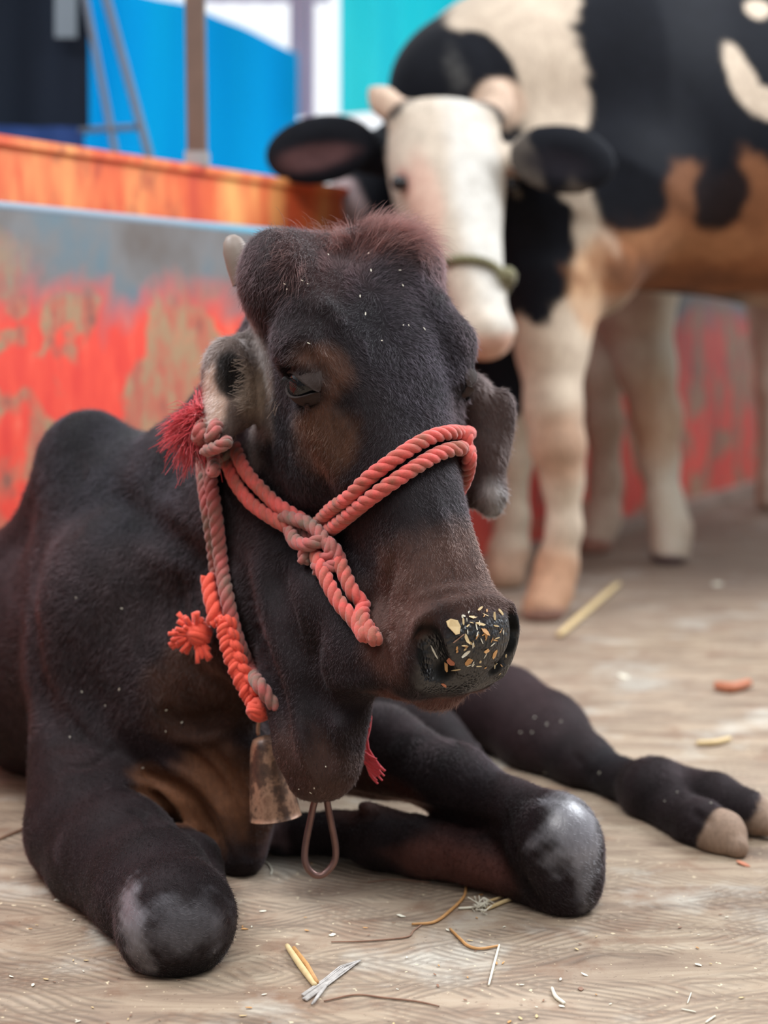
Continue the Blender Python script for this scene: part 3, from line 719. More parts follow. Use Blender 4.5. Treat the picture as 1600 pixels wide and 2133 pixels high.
# ears
pc(484, 800, 1.6, 110, srgb(104, 90, 84), 0.9, 0.5, ry=160, seed=9); pc(445, 835, 1.58, 28, srgb(196, 168, 152), 0.9, 0.6, ry=70, seed=10)
pc(530, 810, 1.58, 34, srgb(150, 132, 116), 0.7, 0.8, ry=60); pc(480, 775, 1.585, 30, srgb(14, 12, 12), 0.95, 0.5, ry=46)
pc(1010, 950, 1.65, 70, srgb(68, 54, 51), 0.9, 0.5, ry=180, seed=12); pc(1020, 1050, 1.62, 34, srgb(150, 146, 144), 0.8, 0.7, ry=60)
# knees: worn shiny grey; the left knee's narrow pale streak paints in a highlight
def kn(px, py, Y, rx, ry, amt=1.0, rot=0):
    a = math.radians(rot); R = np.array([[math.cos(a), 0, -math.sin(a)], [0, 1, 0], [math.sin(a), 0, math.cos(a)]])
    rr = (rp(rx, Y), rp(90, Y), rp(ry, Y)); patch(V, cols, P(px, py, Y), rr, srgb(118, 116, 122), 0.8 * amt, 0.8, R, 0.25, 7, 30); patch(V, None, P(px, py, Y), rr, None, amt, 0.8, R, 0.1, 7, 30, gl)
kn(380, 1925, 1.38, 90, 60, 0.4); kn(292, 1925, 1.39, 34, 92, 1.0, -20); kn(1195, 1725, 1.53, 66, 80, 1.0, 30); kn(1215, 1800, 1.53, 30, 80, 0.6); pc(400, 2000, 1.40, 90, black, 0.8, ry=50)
pc(980, 1620, 1.70, 170, srgb(30, 26, 30), 0.7, ry=60); pc(960, 1790, 1.62, 150, srgb(88, 56, 50), 0.9, ry=60); pc(800, 1640, 1.74, 150, srgb(78, 50, 42), 0.8, ry=50); pc(790, 1740, 1.70, 60, srgb(60, 52, 54), 0.6)
pc(1060, 1470, 2.1, 140, srgb(46, 32, 34), 0.8); pc(1300, 1620, 1.95, 80, black, 0.8); pc(1430, 1690, 1.86, 70, srgb(62, 52, 48), 0.7)
# hooves
hf = np.zeros(len(V))
for a_ in ((1540, 1760, 1.72, 88, 92), (1625, 1705, 1.79, 88, 62)): pc(a_[0], a_[1], a_[2], a_[3], srgb(138, 116, 100), 1.0, 0.12, 0.04, ry=a_[4]); patch(V, None, P(a_[0], a_[1], a_[2]), (rp(a_[3], a_[2]), rp(90, a_[2]), rp(a_[4], a_[2])), None, 1, 0.12, None, 0.04, 1, 14, hf)
pc(590, 1742, 1.74, 40, srgb(40, 38, 42), 0.9, 0.2)
CALF = dict(gloss=gl.copy(), V=V, Q=Q, cols=np.clip(cols, 0.004, 1), pad=npd, hoof=hf)
gl = np.clip(gl + npd * (1 - NOSE) * 1.15, 0, 1.8)
calf = link('calf', mesh_np('calf', V, Q, True, np.clip(cols, 0.004, 1), {'gloss': gl, 'pad': npd * (1 - NOSE)}), M_CALF)
tag(calf, 'dark brown humped calf lying on the worn floor with its legs folded', 'calf')
BV = BVHTree.FromPolygons([tuple(v) for v in V], [tuple(q) for q in Q.tolist()])
def hit(px, py, lift=0.0, Ydef=1.6):
    """the point of the calf seen along this sight line, lifted off the skin"""
    d = Vector(ray(px, py)).normalized(); loc, nor, i, dd = BV.ray_cast(Vector((0, 0, CH)), d)
    if loc is None: return P(px, py, Ydef)
    return np.array(loc) + np.array(nor) * lift

# eyelids: skin shells over the eyeballs
M_LID = simple('eyelid_skin', srgb(44, 31, 27), 0.85, scale=240, bump=0.9)
for s_, c_ in EYES:
    c0 = c_ - HB[0] * s_ * 0.0050; o_ = HB[0] * s_; sl_ = HB[1] * 0.68 + HB[2] * 0.73; u_ = HB[1] * 0.73 - HB[2] * 0.68
    for th0, th1 in ((30, 105), (-30, -105)):
        mb = MB(); Vv = []; nu, nv = 24, 10
        for lay in (0, 1):
            for j in range(nv + 1):
                for i in range(nu + 1):
                    ph = math.radians(-88 + 176 * i / nu); te = th0 * math.cos(ph) ** 0.8; th = math.radians(te + (th1 - te) * j / nv)
                    rr = (0.0224 if lay else 0.0208) + (0.0012 * math.exp(-j * 1.2) if lay else 0)
                    Vv.append(c0 + rr * (sl_ * math.sin(ph) * 1.12 + math.cos(ph) * (o_ * math.cos(th) + u_ * math.sin(th))))
        n1 = (nu + 1) * (nv + 1); Fc = []
        for j in range(nv):
            for i in range(nu):
                q = j * (nu + 1) + i; Fc += [(q, q + 1, q + nu + 2, q + nu + 1), (n1 + q, n1 + q + nu + 1, n1 + q + nu + 2, n1 + q + 1)]
        for i in range(nu): Fc.append((i, n1 + i, n1 + i + 1, i + 1))
        mb.add(Vv, Fc); mb.build('eyelid', M_LID, calf)
# pale lashes
M_LASH = simple('pale_lash', srgb(150, 132, 118), 0.5, bump=0)
mb = MB(); rg = np.random.default_rng(2); e0 = EYES[0][1]
for q in range(30):
    t = q / 29; b_ = e0 + (HB[1] * 0.68 + HB[2] * 0.73) * (-0.016 + 0.032 * t) - HB[0] * (0.0175 - 0.010 * abs(2 * t - 1) ** 2) + (HB[1] * 0.73 - HB[2] * 0.68) * 0.008 * math.sin(math.pi * t)
    mb.tube(spline([b_, b_ - HB[0] * 0.006 + HB[1] * 0.003 + HB[2] * 0.002, b_ - HB[0] * 0.009 - HB[1] * 0.002 + HB[2] * 0.006], 5), 0.00022, 3, False)
mb.build('eyelashes', simple('dark_lash', srgb(20, 16, 16), 0.4, bump=0), calf)
mb = MB()
for q in range(7):
    b_ = hit(572 + q * 2.2, 842 + rg.uniform(-14, 12)); mb.tube(spline([b_, b_ + np.array([-0.003, -0.004, -0.003]), b_ + np.array([-0.004 + 0.002 * rg.normal(), -0.003, -0.011])], 5), 0.00025, 3, False)
mb.build('whiskers', M_LASH, calf)
# pale hair inside the near ear
mb = MB()
for q in range(90):
    a0, b0 = rg.uniform(505, 535), rg.uniform(745, 850); tx, ty = a0 - rg.uniform(10, 34), b0 + rg.uniform(-14, 18)
    p0 = hit(a0, b0, 0.0); p1 = P(tx, ty, p0[1] - 0.012 - 0.006 * rg.random()); mid_ = (p0 + p1) / 2 + np.array([0.002, -0.006, 0]); mb.tube(spline([p0, mid_, p1], 6), 0.0002, 3, False)
mb.build('ear_hair', M_LASH, calf)['kind'] = 'stuff'
# horn bud
M_HORN = simple('horn', srgb(128, 114, 104), 0.5, scale=60)
mb = MB(); hc_ = P(500, 550, 1.64); mb.lathe([(0.0005, 0.032), (0.005, 0.031), (0.010, 0.026), (0.0135, 0.016), (0.015, 0.0), (0.015, -0.02)], hc_, (-0.30, 0.05, 0.9), 20); mb.build('horn_bud', M_HORN, calf)
# eyes
k = NT('wet_eye'); k.set(Base_Color=(0.008, 0.008, 0.010), Roughness=0.05); M_EYE = k.m
k = NT('eye_rim'); k.set(Base_Color=tuple(srgb(120, 84, 70)), Roughness=0.35); M_RIM = k.m
for s_, c_ in EYES:
    mb = MB(); mb.lathe([(0.0205 * math.sin(t), -0.0205 * math.cos(t)) for t in np.linspace(0.001, math.pi - 0.001, 20)], c_ - HB[0] * s_ * 0.0050, HB[0] * s_, 28)
    eo = mb.build('eye', M_EYE, calf)
# ------------------------------------------------------------------ short coat hair
def fur_dir(Vp):
    """lay of the hair at each point"""
    d = np.tile(np.array([0.05, 0.45, -0.9]), (len(Vp), 1))
    q = Vp - HO; n_ = q @ HB[2]; dd = q @ HB[1]; l_ = q @ HB[0]
    hw = np.clip(1 - np.maximum.reduce([np.abs(l_) / 0.15, np.abs(n_ - 0.2) / 0.30, np.abs(dd + 0.07) / 0.17]) , 0, 0.12) / 0.12
    wh = np.exp(-((l_ / 0.06) ** 2 + ((n_ - 0.06) / 0.07) ** 2)); hd_ = HB[2][None] * (0.75 - 0.6 * (1 + np.tanh((0.06 - n_) / 0.03)) * wh)[:, None] + HB[0][None] * (np.tanh(l_ * 45) * 0.8 * wh + 0.35 * np.tanh(l_ * 20))[:, None] - HB[1][None] * 0.35
    d = d * (1 - hw[:, None]) + hd_ * hw[:, None]
    low = np.clip((0.16 - Vp[:, 2]) / 0.06, 0, 1)[:, None]
    leg = np.where(Vp[:, 0:1] < -0.05, np.array([[0.45, -0.85, -0.3]]), np.array([[0.8, -0.45, -0.35]]))
    d = d * (1 - low) + leg * low
    nz = np.stack([vnoise(Vp, 7, 31), vnoise(Vp, 7, 32), vnoise(Vp, 7, 33)], 1); nz2 = np.stack([vnoise(Vp, 28, 41), vnoise(Vp, 28, 42), vnoise(Vp, 28, 43)], 1)
    return d + 0.5 * nz + 0.28 * nz2

def grow_fur(body, V, Q, cols, gl, N, name, mat, skip, ylim):
    rg = np.random.default_rng(77); A = V[Q]
    ar = 0.5 * np.linalg.norm(np.cross(A[:, 2] - A[:, 0], A[:, 3] - A[:, 1]), axis=1); fn = np.cross(A[:, 2] - A[:, 0], A[:, 3] - A[:, 1]); fn /= np.linalg.norm(fn, axis=1)[:, None] + 1e-12
    cen = A.mean(1); wt = ar * np.where(cen[:, 1] < ylim, 1.0, 0.25) * (1 - skip[Q].mean(1)) * np.where(cen[:, 2] < 0.004, 0, 1)
    toC = np.array([0, 0, CH]) - cen; fac = (fn * toC).sum(1) / np.linalg.norm(toC, axis=1); wt *= np.clip(0.35 + (fac + 0.15) * 2, 0.12, 1)
    cdf = np.cumsum(wt); cdf /= cdf[-1]; fi = np.searchsorted(cdf, rg.random(N)); fi = np.minimum(fi, len(Q) - 1)
    u, v_ = rg.random((2, N)); Af = A[fi]
    p = (Af[:, 0] * ((1 - u) * (1 - v_))[:, None] + Af[:, 1] * (u * (1 - v_))[:, None] + Af[:, 2] * (u * v_)[:, None] + Af[:, 3] * ((1 - u) * v_)[:, None])
    VN = np.zeros_like(V)
    for c_ in range(4): 
        for x_ in range(3): VN[:, x_] += np.bincount(Q[:, c_], fn[:, x_], len(V))
    nn = VN[Q[fi]].mean(1); nn /= np.linalg.norm(nn, axis=1)[:, None] + 1e-9
    d = fur_dir(p); d -= nn * (d * nn).sum(1)[:, None]; d /= np.linalg.norm(d, axis=1)[:, None] + 1e-9
    d += 0.30 * rg.normal(size=d.shape); d /= np.linalg.norm(d, axis=1)[:, None]
    q = p - HO; hn = q @ HB[2]; onh = (np.abs(q @ HB[0]) < 0.13) & (np.abs(hn - 0.2) < 0.26) & (q @ HB[1] > -0.16)
    ln = np.where(onh, np.clip(0.0085 - 0.012 * hn, 0.0035, 0.0085), 0.0075); ln = np.where(p[:, 2] < 0.14, 0.0045, ln)
    dw = (np.abs(p[:, 0] + 0.06) < 0.06) & (p[:, 2] < 0.36) & (p[:, 1] < 1.6); ln = np.where(dw, 0.0035, ln); br = (p[:, 2] < 0.16) & (np.abs(p[:, 0] + 0.2) < 0.10) & (p[:, 1] > 1.5); ln = np.where(br, 0.0025, ln)
    ln = ln * rg.uniform(0.5, 1.25, N); lift = rg.uniform(0.10, 0.38, N)
    if name == 'forelock': ln = rg.uniform(0.008, 0.024, N) ; lift = rg.uniform(0.3, 1.3, N)
    t1 = p - nn * 0.0004; t2 = p + (d * (1 - 0.3 * lift)[:, None] + nn * (lift * 0.9)[:, None]) * (ln * 0.4)[:, None]; t3 = p + (d * 0.95 + nn * (lift * 0.75)[:, None]) * (ln * 0.75)[:, None]; t4 = p + (d * 1.05 + nn * (lift * 0.6)[:, None]) * ln[:, None]
    pos = np.stack([t1, t2, t3, t4], 1).reshape(-1, 3); pos[:, 2] = np.maximum(pos[:, 2], 0.0006)
    hc = bpy.data.hair_curves.new(name); hc.add_curves([4] * N)
    hc.attributes['position'].data.foreach_set('vector', pos.astype(np.float32).ravel())
    ra = hc.attributes.get('radius') or hc.attributes.new('radius', 'FLOAT', 'POINT')
    ra.data.foreach_set('value', np.tile(np.array([0.00011, 0.0001, 0.00007, 0.00002], np.float32), N))
    cc = cols[Q[fi, 0]] * rg.uniform(0.3, 1.4, N)[:, None]; cc = cc * (1 + 0.35 * vnoise(p, 20, 9))[:, None]
    ca = hc.attributes.new('Col', 'FLOAT_COLOR', 'CURVE'); ca.data.foreach_set('color', np.concatenate([np.clip(cc, 0.002, 1), np.ones((N, 1))], 1).astype(np.float32).ravel())
    o = bpy.data.objects.new(name, hc); COL.objects.link(o); hc.materials.append(mat); o.parent = body; return o
def hair_mat(name, rough=0.45, gain=1.0):
    m = bpy.data.materials.new(name); m.use_nodes = True; t = m.node_tree; t.nodes.clear()
    o = t.nodes.new('ShaderNodeOutputMaterial'); h = t.nodes.new('ShaderNodeBsdfHairPrincipled'); a = t.nodes.new('ShaderNodeAttribute'); a.attribute_name = 'Col'
    h.inputs['IOR'].default_value = 1.38; h.parametrization = 'COLOR'; h.inputs['Roughness'].default_value = rough; h.inputs['Radial Roughness'].default_value = 0.6
    t.links.new(a.outputs['Color'], h.inputs['Color']); t.links.new(h.outputs[0], o.inputs[0]); return m
M_HAIR = hair_mat('coat_hair')
if FUR > 0:
    V = CALF['V']; Q = CALF['Q']; cols = CALF['cols']
    skip = np.clip(CALF['pad'] * 2 + NOSE * 2 + CALF['hoof'] + 0.9 * CALF['gloss'], 0, 1)
    for s_, c_ in EYES: patch(V, None, c_, 0.019, None, 1, 0.2, attr=skip)
    f_ = grow_fur(calf, V, Q, cols, None, int(520000 * FUR), 'coat_hair', M_HAIR, skip, 1.95)
    f_['kind'] = 'stuff'
    sk = np.ones(len(V)); 
    patch(V, None, Hd(0.030, -0.01, -0.005), (0.060, 0.05, 0.030), None, 1, 1.2, HB, attr=sk, val=0.0)
    patch(V, None, Hd(-0.085, -0.03, 0.03), (0.022, 0.05, 0.045), None, 0.5, 0.6, HB, attr=sk, val=0.0)
    f_ = grow_fur(calf, V, Q, np.tile(srgb(62, 32, 28), (len(V), 1)), None, int(3000 * FUR), 'forelock', M_HAIR, sk, 1.95)
    f_['kind'] = 'stuff'
# ------------------------------------------------------------------ ropes, bell and ring
def rope_material(name, c0, c1, dirt, dirt_amt=0.6):
    k = NT(name); n = k.noise(k.coords(), 38, 5, 0.6); f = k.noise(k.coords(), 420, 3, 0.7)
    c = k.mix(f, c0, c1); c = k.mix(k.ramp(n, [(0.42, 0.0), (0.64, dirt_amt)]), c, dirt)
    k.l(c, k.b.inputs['Base Color']); k.set(Roughness=0.85); k.b.inputs['Sheen Weight'].default_value = 0.3
    k.l(k.bump(f, 0.6, 0.0008), k.b.inputs['Normal']); return k.m
M_CORAL = rope_material('coral_rope', srgb(196, 70, 66), srgb(228, 100, 90), srgb(128, 88, 66), 0.75)
M_DIRTY = rope_material('soiled_coral_rope', srgb(158, 70, 68), srgb(190, 96, 90), srgb(118, 96, 82), 1.0)
M_ORANGER = rope_material('orange_rope', srgb(214, 60, 42), srgb(238, 98, 70), srgb(200, 60, 46), 0.2)
M_FRAY = rope_material('frayed_red_fibre', srgb(196, 36, 52), srgb(232, 84, 92), srgb(200, 40, 52), 0.3)

def twist(mb, path, r, pitch=None, n=3, step=0.0016, ph=0.0, sub=0.56):
    """twisted rope: n helical strands around the path"""
    p = resample(path, step); m = len(p); pitch = pitch or r * 4.2
    t = np.gradient(p, axis=0); t /= np.linalg.norm(t, axis=1)[:, None]
    a = np.cross(t[0], [0.3, 0.2, 0.9]); a /= np.linalg.norm(a); A = []
    for i in range(m):
        a = a - t[i] * (a @ t[i]); a /= np.linalg.norm(a); A.append(a.copy())
    A = np.array(A); B_ = np.cross(t, A); L = np.arange(m) * step
    for q in range(n):
        th = 2 * math.pi * (L / pitch + q / n) + ph
        c_ = p + r * (1 - sub) * 1.05 * (np.cos(th)[:, None] * A + np.sin(th)[:, None] * B_)
        mb.tube(list(c_), r * sub * 1.04, 8)
def skin(pts, r, lift=1.0, Ydef=1.6):
    return [hit(a, b, r * lift, Ydef) for a, b in pts]
def dens(pts, n=9):
    p = spline([(a, b, 0) for a, b in pts], n); return [(q[0], q[1]) for q in p]

halter = empty('rope_halter', hit(650, 1120, 0.01), 'coral red twisted rope halter around the dark calf\'s nose and cheek', 'halter')
R1 = 0.0076
far = [(0.060, -0.012, 0.232), (0.070, -0.05, 0.246), (0.064, -0.11, 0.262), (0.036, -0.170, 0.28), (-0.012, -0.182, 0.292)]
nbA = skin(dens([(668, 1092), (700, 1060), (760, 1010), (820, 962), (880, 922), (930, 906), (962, 904)], 12), R1) + [Hd(l, d + 0.006, n - 0.006) for l, d, n in far]
nbB = skin(dens([(690, 1108), (730, 1078), (800, 1024), (860, 980), (910, 950), (950, 937), (972, 938)], 12), R1) + [Hd(l, d + 0.002, n + 0.010) for l, d, n in far]
mb = MB(); twist(mb, nbA, R1); twist(mb, nbB, R1, ph=1); mb.build('noseband', M_CORAL, halter)
mb = MB()
twist(mb, skin(dens([(692, 1130), (712, 1180), (735, 1240), (762, 1290), (786, 1326)], 9), R1) + [Hd(-0.03, -0.165, 0.300)], R1)
twist(mb, skin(dens([(657, 1150), (680, 1205), (706, 1255), (735, 1292), (770, 1322)], 9), R1) + [Hd(-0.03, -0.168, 0.286)], R1, ph=2)
mb.build('chin_rope', M_CORAL, halter)
mb = MB()
twist(mb, skin(dens([(500, 938), (522, 985), (560, 1025), (600, 1060), (645, 1085)], 10), R1), R1)
twist(mb, skin(dens([(482, 955), (502, 1010), (538, 1055), (582, 1088), (622, 1112)], 10), R1), R1, ph=1)
mb.build('cheek_rope', M_CORAL, halter)
mb = MB()
def loops(mb, pts, r, lifts):
    twist(mb, [hit(a, b, r * l) for (a, b), l in zip(pts, lifts)], r)
loops(mb, [(612, 1092), (640, 1074), (676, 1080), (694, 1106), (676, 1136), (644, 1130), (624, 1104)], R1 * 0.95, [1, 2.2, 2.4, 2, 1.6, 1.4, 1])
loops(mb, [(600, 1080), (634, 1096), (664, 1116), (690, 1140), (700, 1166), (680, 1176)], R1 * 0.95, [1.5, 3.2, 3.6, 3.2, 2, 1])
loops(mb, [(610, 1110), (624, 1140), (640, 1160), (664, 1168), (690, 1150), (684, 1120)], R1 * 0.95, [1.5, 2.6, 2.8, 3, 2.6, 1.6])
loops(mb, [(640, 1182), (652, 1166), (676, 1158), (704, 1158), (712, 1176), (690, 1190), (660, 1192)], R1 * 0.9, [1, 2.2, 2.6, 2.4, 1.2, 1, 1])
mb.build('knot', M_DIRTY, halter)

neck = empty('neck_rope', hit(470, 1180, 0.01), 'soiled coral neck rope with a braided orange end hanging on the calf\'s neck', 'rope')
R2 = 0.0078
na = dens([(440, 900), (442, 975), (452, 1050), (464, 1130), (476, 1210), (492, 1290), (516, 1370), (540, 1430), (562, 1470)], 14); lf = [1.3] * 10 + [0.9, 0.5, 0.0, -0.8]
mb = MB(); twist(mb, [P(470, 820, 1.78)] + skin([(a - 7, b) for a, b in na[:10]], R2, 1.1), R2); twist(mb, [P(485, 820, 1.76)] + [hit(a + 10, b + 4, R2 * l) for (a, b), l in zip(na, lf)], R2, ph=2)
mb.build('neck_loop', M_DIRTY, neck)
# small knot under the ear
mb = MB(); loops(mb, [(440, 930), (462, 918), (486, 930), (492, 956), (474, 972), (450, 962), (452, 938), (478, 936), (484, 960)], 0.0068, [1.5, 2.4, 2.4, 2, 1.6, 2, 3.4, 3.6, 2]); mb.build('small_knot', M_DIRTY, neck)
# braided end
mb = MB()
twist(mb, skin(dens([(470, 1205), (474, 1240), (480, 1275), (472, 1300)], 6), 0.009, 2.2), 0.0085)
b0_ = hit(478, 1290, 0.024); bp = resample([P(a, b, b0_[1] - 0.006 + (1.566 - b0_[1]) * i / 3) for i, (a, b) in enumerate([(470, 1286), (480, 1342), (501, 1400), (532, 1462)])], 0.0015); m_ = len(bp)
t_ = np.gradient(bp, axis=0); t_ /= np.linalg.norm(t_, axis=1)[:, None]; vw = bp - np.array([0, 0, CH]); vw /= np.linalg.norm(vw, axis=1)[:, None]
sd = np.cross(t_, vw); sd /= np.linalg.norm(sd, axis=1)[:, None]
for q in range(3):
    th = np.arange(m_) * 0.0015 / 0.040 * 2 * math.pi + q * 2 * math.pi / 3
    twist(mb, list((bp + sd * (0.0068 * np.sin(th))[:, None] - vw * (0.0040 * np.sin(2 * th))[:, None])[::3]), 0.0056, step=0.0014)
mb.build('braid', M_ORANGER, neck)
def ball(mb, c, r, turns=5, rr=0.0035):
    """yarn-like knot ball"""
    rg = np.random.default_rng(3)
    for q in range(turns):
        ax = rg.normal(size=3); ax /= np.linalg.norm(ax); u = np.cross(ax, [0.2, 0.5, 0.8]); u /= np.linalg.norm(u); v = np.cross(ax, u)
        off = ax * rg.uniform(-0.35, 0.35) * r
        mb.tube([c + off + (r - rr) * 0.95 * (math.cos(t) * u + math.sin(t) * v) for t in np.linspace(0, 6.2, 26)], rr, 8)
    mb.lathe([(r * 0.86 * math.sin(t), -r * 0.86 * math.cos(t)) for t in np.linspace(0.01, 3.13, 12)], c, (0, 0, 1), 20)
c_ = bp[-1] + t_[-1] * 0.009 - vw[-1] * 0.006; mb = MB(); ball(mb, c_, 0.0140, 9, 0.0034); mb.build('end_knot', M_ORANGER, neck)
c_ = hit(443, 1318, 0.020); mb = MB(); ball(mb, c_ + np.array([0.003, 0, 0]), 0.0150, 8, 0.0046)
rg = np.random.default_rng(5)
for q in range(46):
    an = math.radians(rg.uniform(75, 318)); dy = rg.uniform(-0.5, 0.35); d_ = np.array([math.cos(an), dy, math.sin(an)]); d_ /= np.linalg.norm(d_)
    l_ = rg.uniform(0.020, 0.031); e_ = c_ + d_ * l_; b_ = rg.normal(size=3) * 0.002
    mb.tube([c_ + d_ * 0.008, c_ + d_ * l_ * 0.7 + b_, e_ + b_ * 1.5], [0.0026, 0.0024, rg.uniform(0.0022, 0.0034)], 8)
mb.build('tassel', M_ORANGER, neck)
# frayed end behind the ear
mb = MB(); rg = np.random.default_rng(8); root = P(414, 872, 1.60)
cl = [((408, 900), (372, 905), (336, 936)), ((400, 900), (385, 950), (378, 994)), ((410, 860), (380, 880), (345, 905)), ((408, 880), (402, 930), (398, 965)), ((415, 850), (395, 860), (372, 872)), ((420, 900), (430, 950), (440, 985)), ((405, 880), (375, 890), (352, 925))]
for q in range(900):
    c3 = cl[q % len(cl)]; j = lambda s: rg.normal(size=2) * s; pts = [P(425 + rg.normal() * 10, 862 + rg.normal() * 22, 1.615)]
    o1 = j(8); k_ = rg.uniform(0.55, 1.0)
    for i, (a, b) in enumerate(c3):
        o_ = o1 * (0.7 + 0.6 * i) + j(5); a2 = 420 + (a - 420) * k_; b2 = 872 + (b - 872) * k_
        pts.append(P(a2 + o_[0], b2 + o_[1], 1.60 + 0.012 * rg.normal()))
    pts = spline(pts, 8); mb.tube(pts, [0.0006, 0.0006, 0.0005, 0.0005, 0.0004, 0.0004, 0.0003, 0.0002], 3, False)
mb.build('frayed_end', M_FRAY, neck)
mb = MB()
for q in range(26):
    o1 = rg.normal(size=2) * 3
    pts = [P(758 + o1[0], 1455, 1.56), P(766 + o1[0] * 1.3, 1500, 1.56), P(756 + o1[0] * 1.5, 1550, 1.555), P(770 + o1[0] * 3, 1590 + o1[1] * 3, 1.55), P(788 + o1[0] * 2.5, 1606 + o1[1] * 4, 1.548)]
    mb.tube(spline(pts, 10), 0.0010, 4, False)
mb.build('loose_cord', M_FRAY, neck)

k = NT('rusty_bell_metal'); n = k.noise(k.coords((1, 1, 0.8)), 34, 6, 0.65); n2 = k.noise(k.coords(), 220, 3)
c = k.ramp(n, [(0.36, srgb(72, 56, 50)), (0.47, srgb(104, 78, 64)), (0.55, srgb(176, 136, 110)), (0.66, srgb(124, 88, 68))]); k.l(c, k.b.inputs['Base Color'])
k.set(Metallic=0.3, Roughness=0.42); k.l(k.bump(n2, 0.4, 0.0006), k.b.inputs['Normal']); M_BELL = k.m
bt = P(553, 1532, 1.60); bb = P(574, 1702, 1.592); ax = bb - bt; Lb = np.linalg.norm(ax); ax /= Lb
bell = empty('cow_bell', bt, 'rusty brown metal cow bell hanging beside the calf\'s dewlap', 'bell')
r0, r1 = rp(33, 1.6), rp(55, 1.6)
mb = MB(); prof = [(0.0005, 0.0), (r0 * 0.5, 0.0008), (r0 * 0.85, 0.0035), (r0 * 1.0, 0.009)] + [(r0 * 1.05 + (r1 - r0 * 1.05) * (t ** 0.8), 0.012 + (Lb - 0.012) * t) for t in np.linspace(0, 1, 14)]
prof += [(r1 + 0.0008, Lb + 0.0005), (r1 - 0.0018, Lb)] + [(r0 * 0.95 + (r1 - 0.002 - r0 * 0.95) * t, 0.012 + (Lb - 0.012) * t) for t in np.linspace(0.98, 0, 8)] + [(0.0005, 0.006)]
mb.lathe(prof, bt, ax, 40); mb.build('bell_body', M_BELL, bell)
mb = MB(); mb.tube([bt + np.array([math.cos(t) * 0.008, 0, 0.006 + math.sin(t) * 0.016]) for t in np.linspace(-0.4, 3.5, 20)], 0.0020, 8); mb.build('hanging_loop', M_BELL, bell)
mb = MB(); mb.tube([bt + ax * 0.006, bt + ax * Lb * 0.8], 0.0018, 8); mb.lathe([(0.006 * math.sin(t), -0.006 * math.cos(t)) for t in np.linspace(0.01, 3.13, 10)], bt + ax * Lb * 0.85, (0, 0, 1), 14); mb.build('clapper', M_BELL, bell)

M_RING = simple('worn_iron', srgb(120, 92, 86), 0.38, 0.7, 0.3, 60)
mb = MB(); rpts = [(668, 1640), (655, 1672), (646, 1712), (636, 1765), (637, 1800), (655, 1822), (676, 1820), (696, 1796), (699, 1765), (690, 1715), (682, 1672), (680, 1640)]
mb.tube(spline([P(a, b, 1.525 + 0.003 * math.sin(i)) for i, (a, b) in enumerate(rpts)], 70), rp(7.5, 1.53), 12)
o = mb.build('metal_hook', M_RING); tag(o, 'long oval iron ring hanging under the calf\'s dewlap', 'ring')
# ------------------------------------------------------------------ the spotted cow standing behind
M_COW = fur_material('spotted_coat', 0.2, 0.7, 0.05)
h1 = 0.008 * max(1, DETAIL * 0.8)
WHITE = srgb(192, 175, 156); BLK = srgb(16, 18, 25); TAN = srgb(146, 98, 68); PINK = srgb(214, 164, 142)
fld = Field(graded(-0.35, 2.1, -0.30, 1.0, h1, 0.02), graded(2.6, 4.3, 2.66, 3.9, h1, 0.02), graded(-0.01, 1.5, -0.008, 1.35, h1, 0.02))
CB = frame((0.155, -0.50, -0.84), math.radians(2)); CO = P(930, 205, 3.18)
def Cd(l, d, n): return CO + l * CB[0] + d * CB[1] + n * CB[2]
# barrel, shoulder, rump
fld.chain([P(1330, 330, 3.60), P(1700, 330, 3.65), P(2150, 320, 3.72)], [0.30, 0.34, 0.30], 0.08)
fld.chain([P(1300, 200, 3.55), P(1700, 190, 3.65), P(2150, 190, 3.72)], [0.24, 0.26, 0.24], 0.08)
ch([(1250, 400, 3.42, 190), (1200, 520, 3.38, 150)], 0.08)
ch([(1150, 470, 3.36, 130), (1130, 560, 3.34, 90)], 0.06)
# neck
ch([(950, 190, 3.40, 138), (1050, 170, 3.46, 165), (1250, 180, 3.55, 240)], 0.08)
ch([(960, 330, 3.42, 120), (1100, 380, 3.40, 150)], 0.08)
ch([(820, 330, 3.45, 70), (790, 430, 3.45, 60), (720, 430, 3.45, 55)], 0.04)
# front legs
ch([(1160, 600, 3.32, 105), (1150, 720, 3.28, 72), (1152, 850, 3.24, 56), (1162, 930, 3.22, 54), (1172, 1000, 3.22, 40), (1176, 1100, 3.22, 33), (1160, 1180, 3.22, 40), (1148, 1230, 3.20, 46)], 0.03)
ch([(1148, 1230, 3.20, 40), (1132, 1268, 3.17, 46)], 0.02)
ch([(1060, 600, 3.66, 90), (1050, 740, 3.64, 66), (1058, 860, 3.62, 48), (1070, 960, 3.62, 34), (1070, 1080, 3.62, 30), (1060, 1150, 3.62, 40), (1050, 1200, 3.58, 44)], 0.03)
# rear legs (beyond the frame)
for yy in (3.5, 3.9):
    fld.chain([(1.45, yy, 0.75), (1.40, yy, 0.50), (1.52, yy, 0.32), (1.50, yy, 0.08), (1.47, yy, 0.035)], [0.16, 0.08, 0.045, 0.04, 0.045], 0.03)
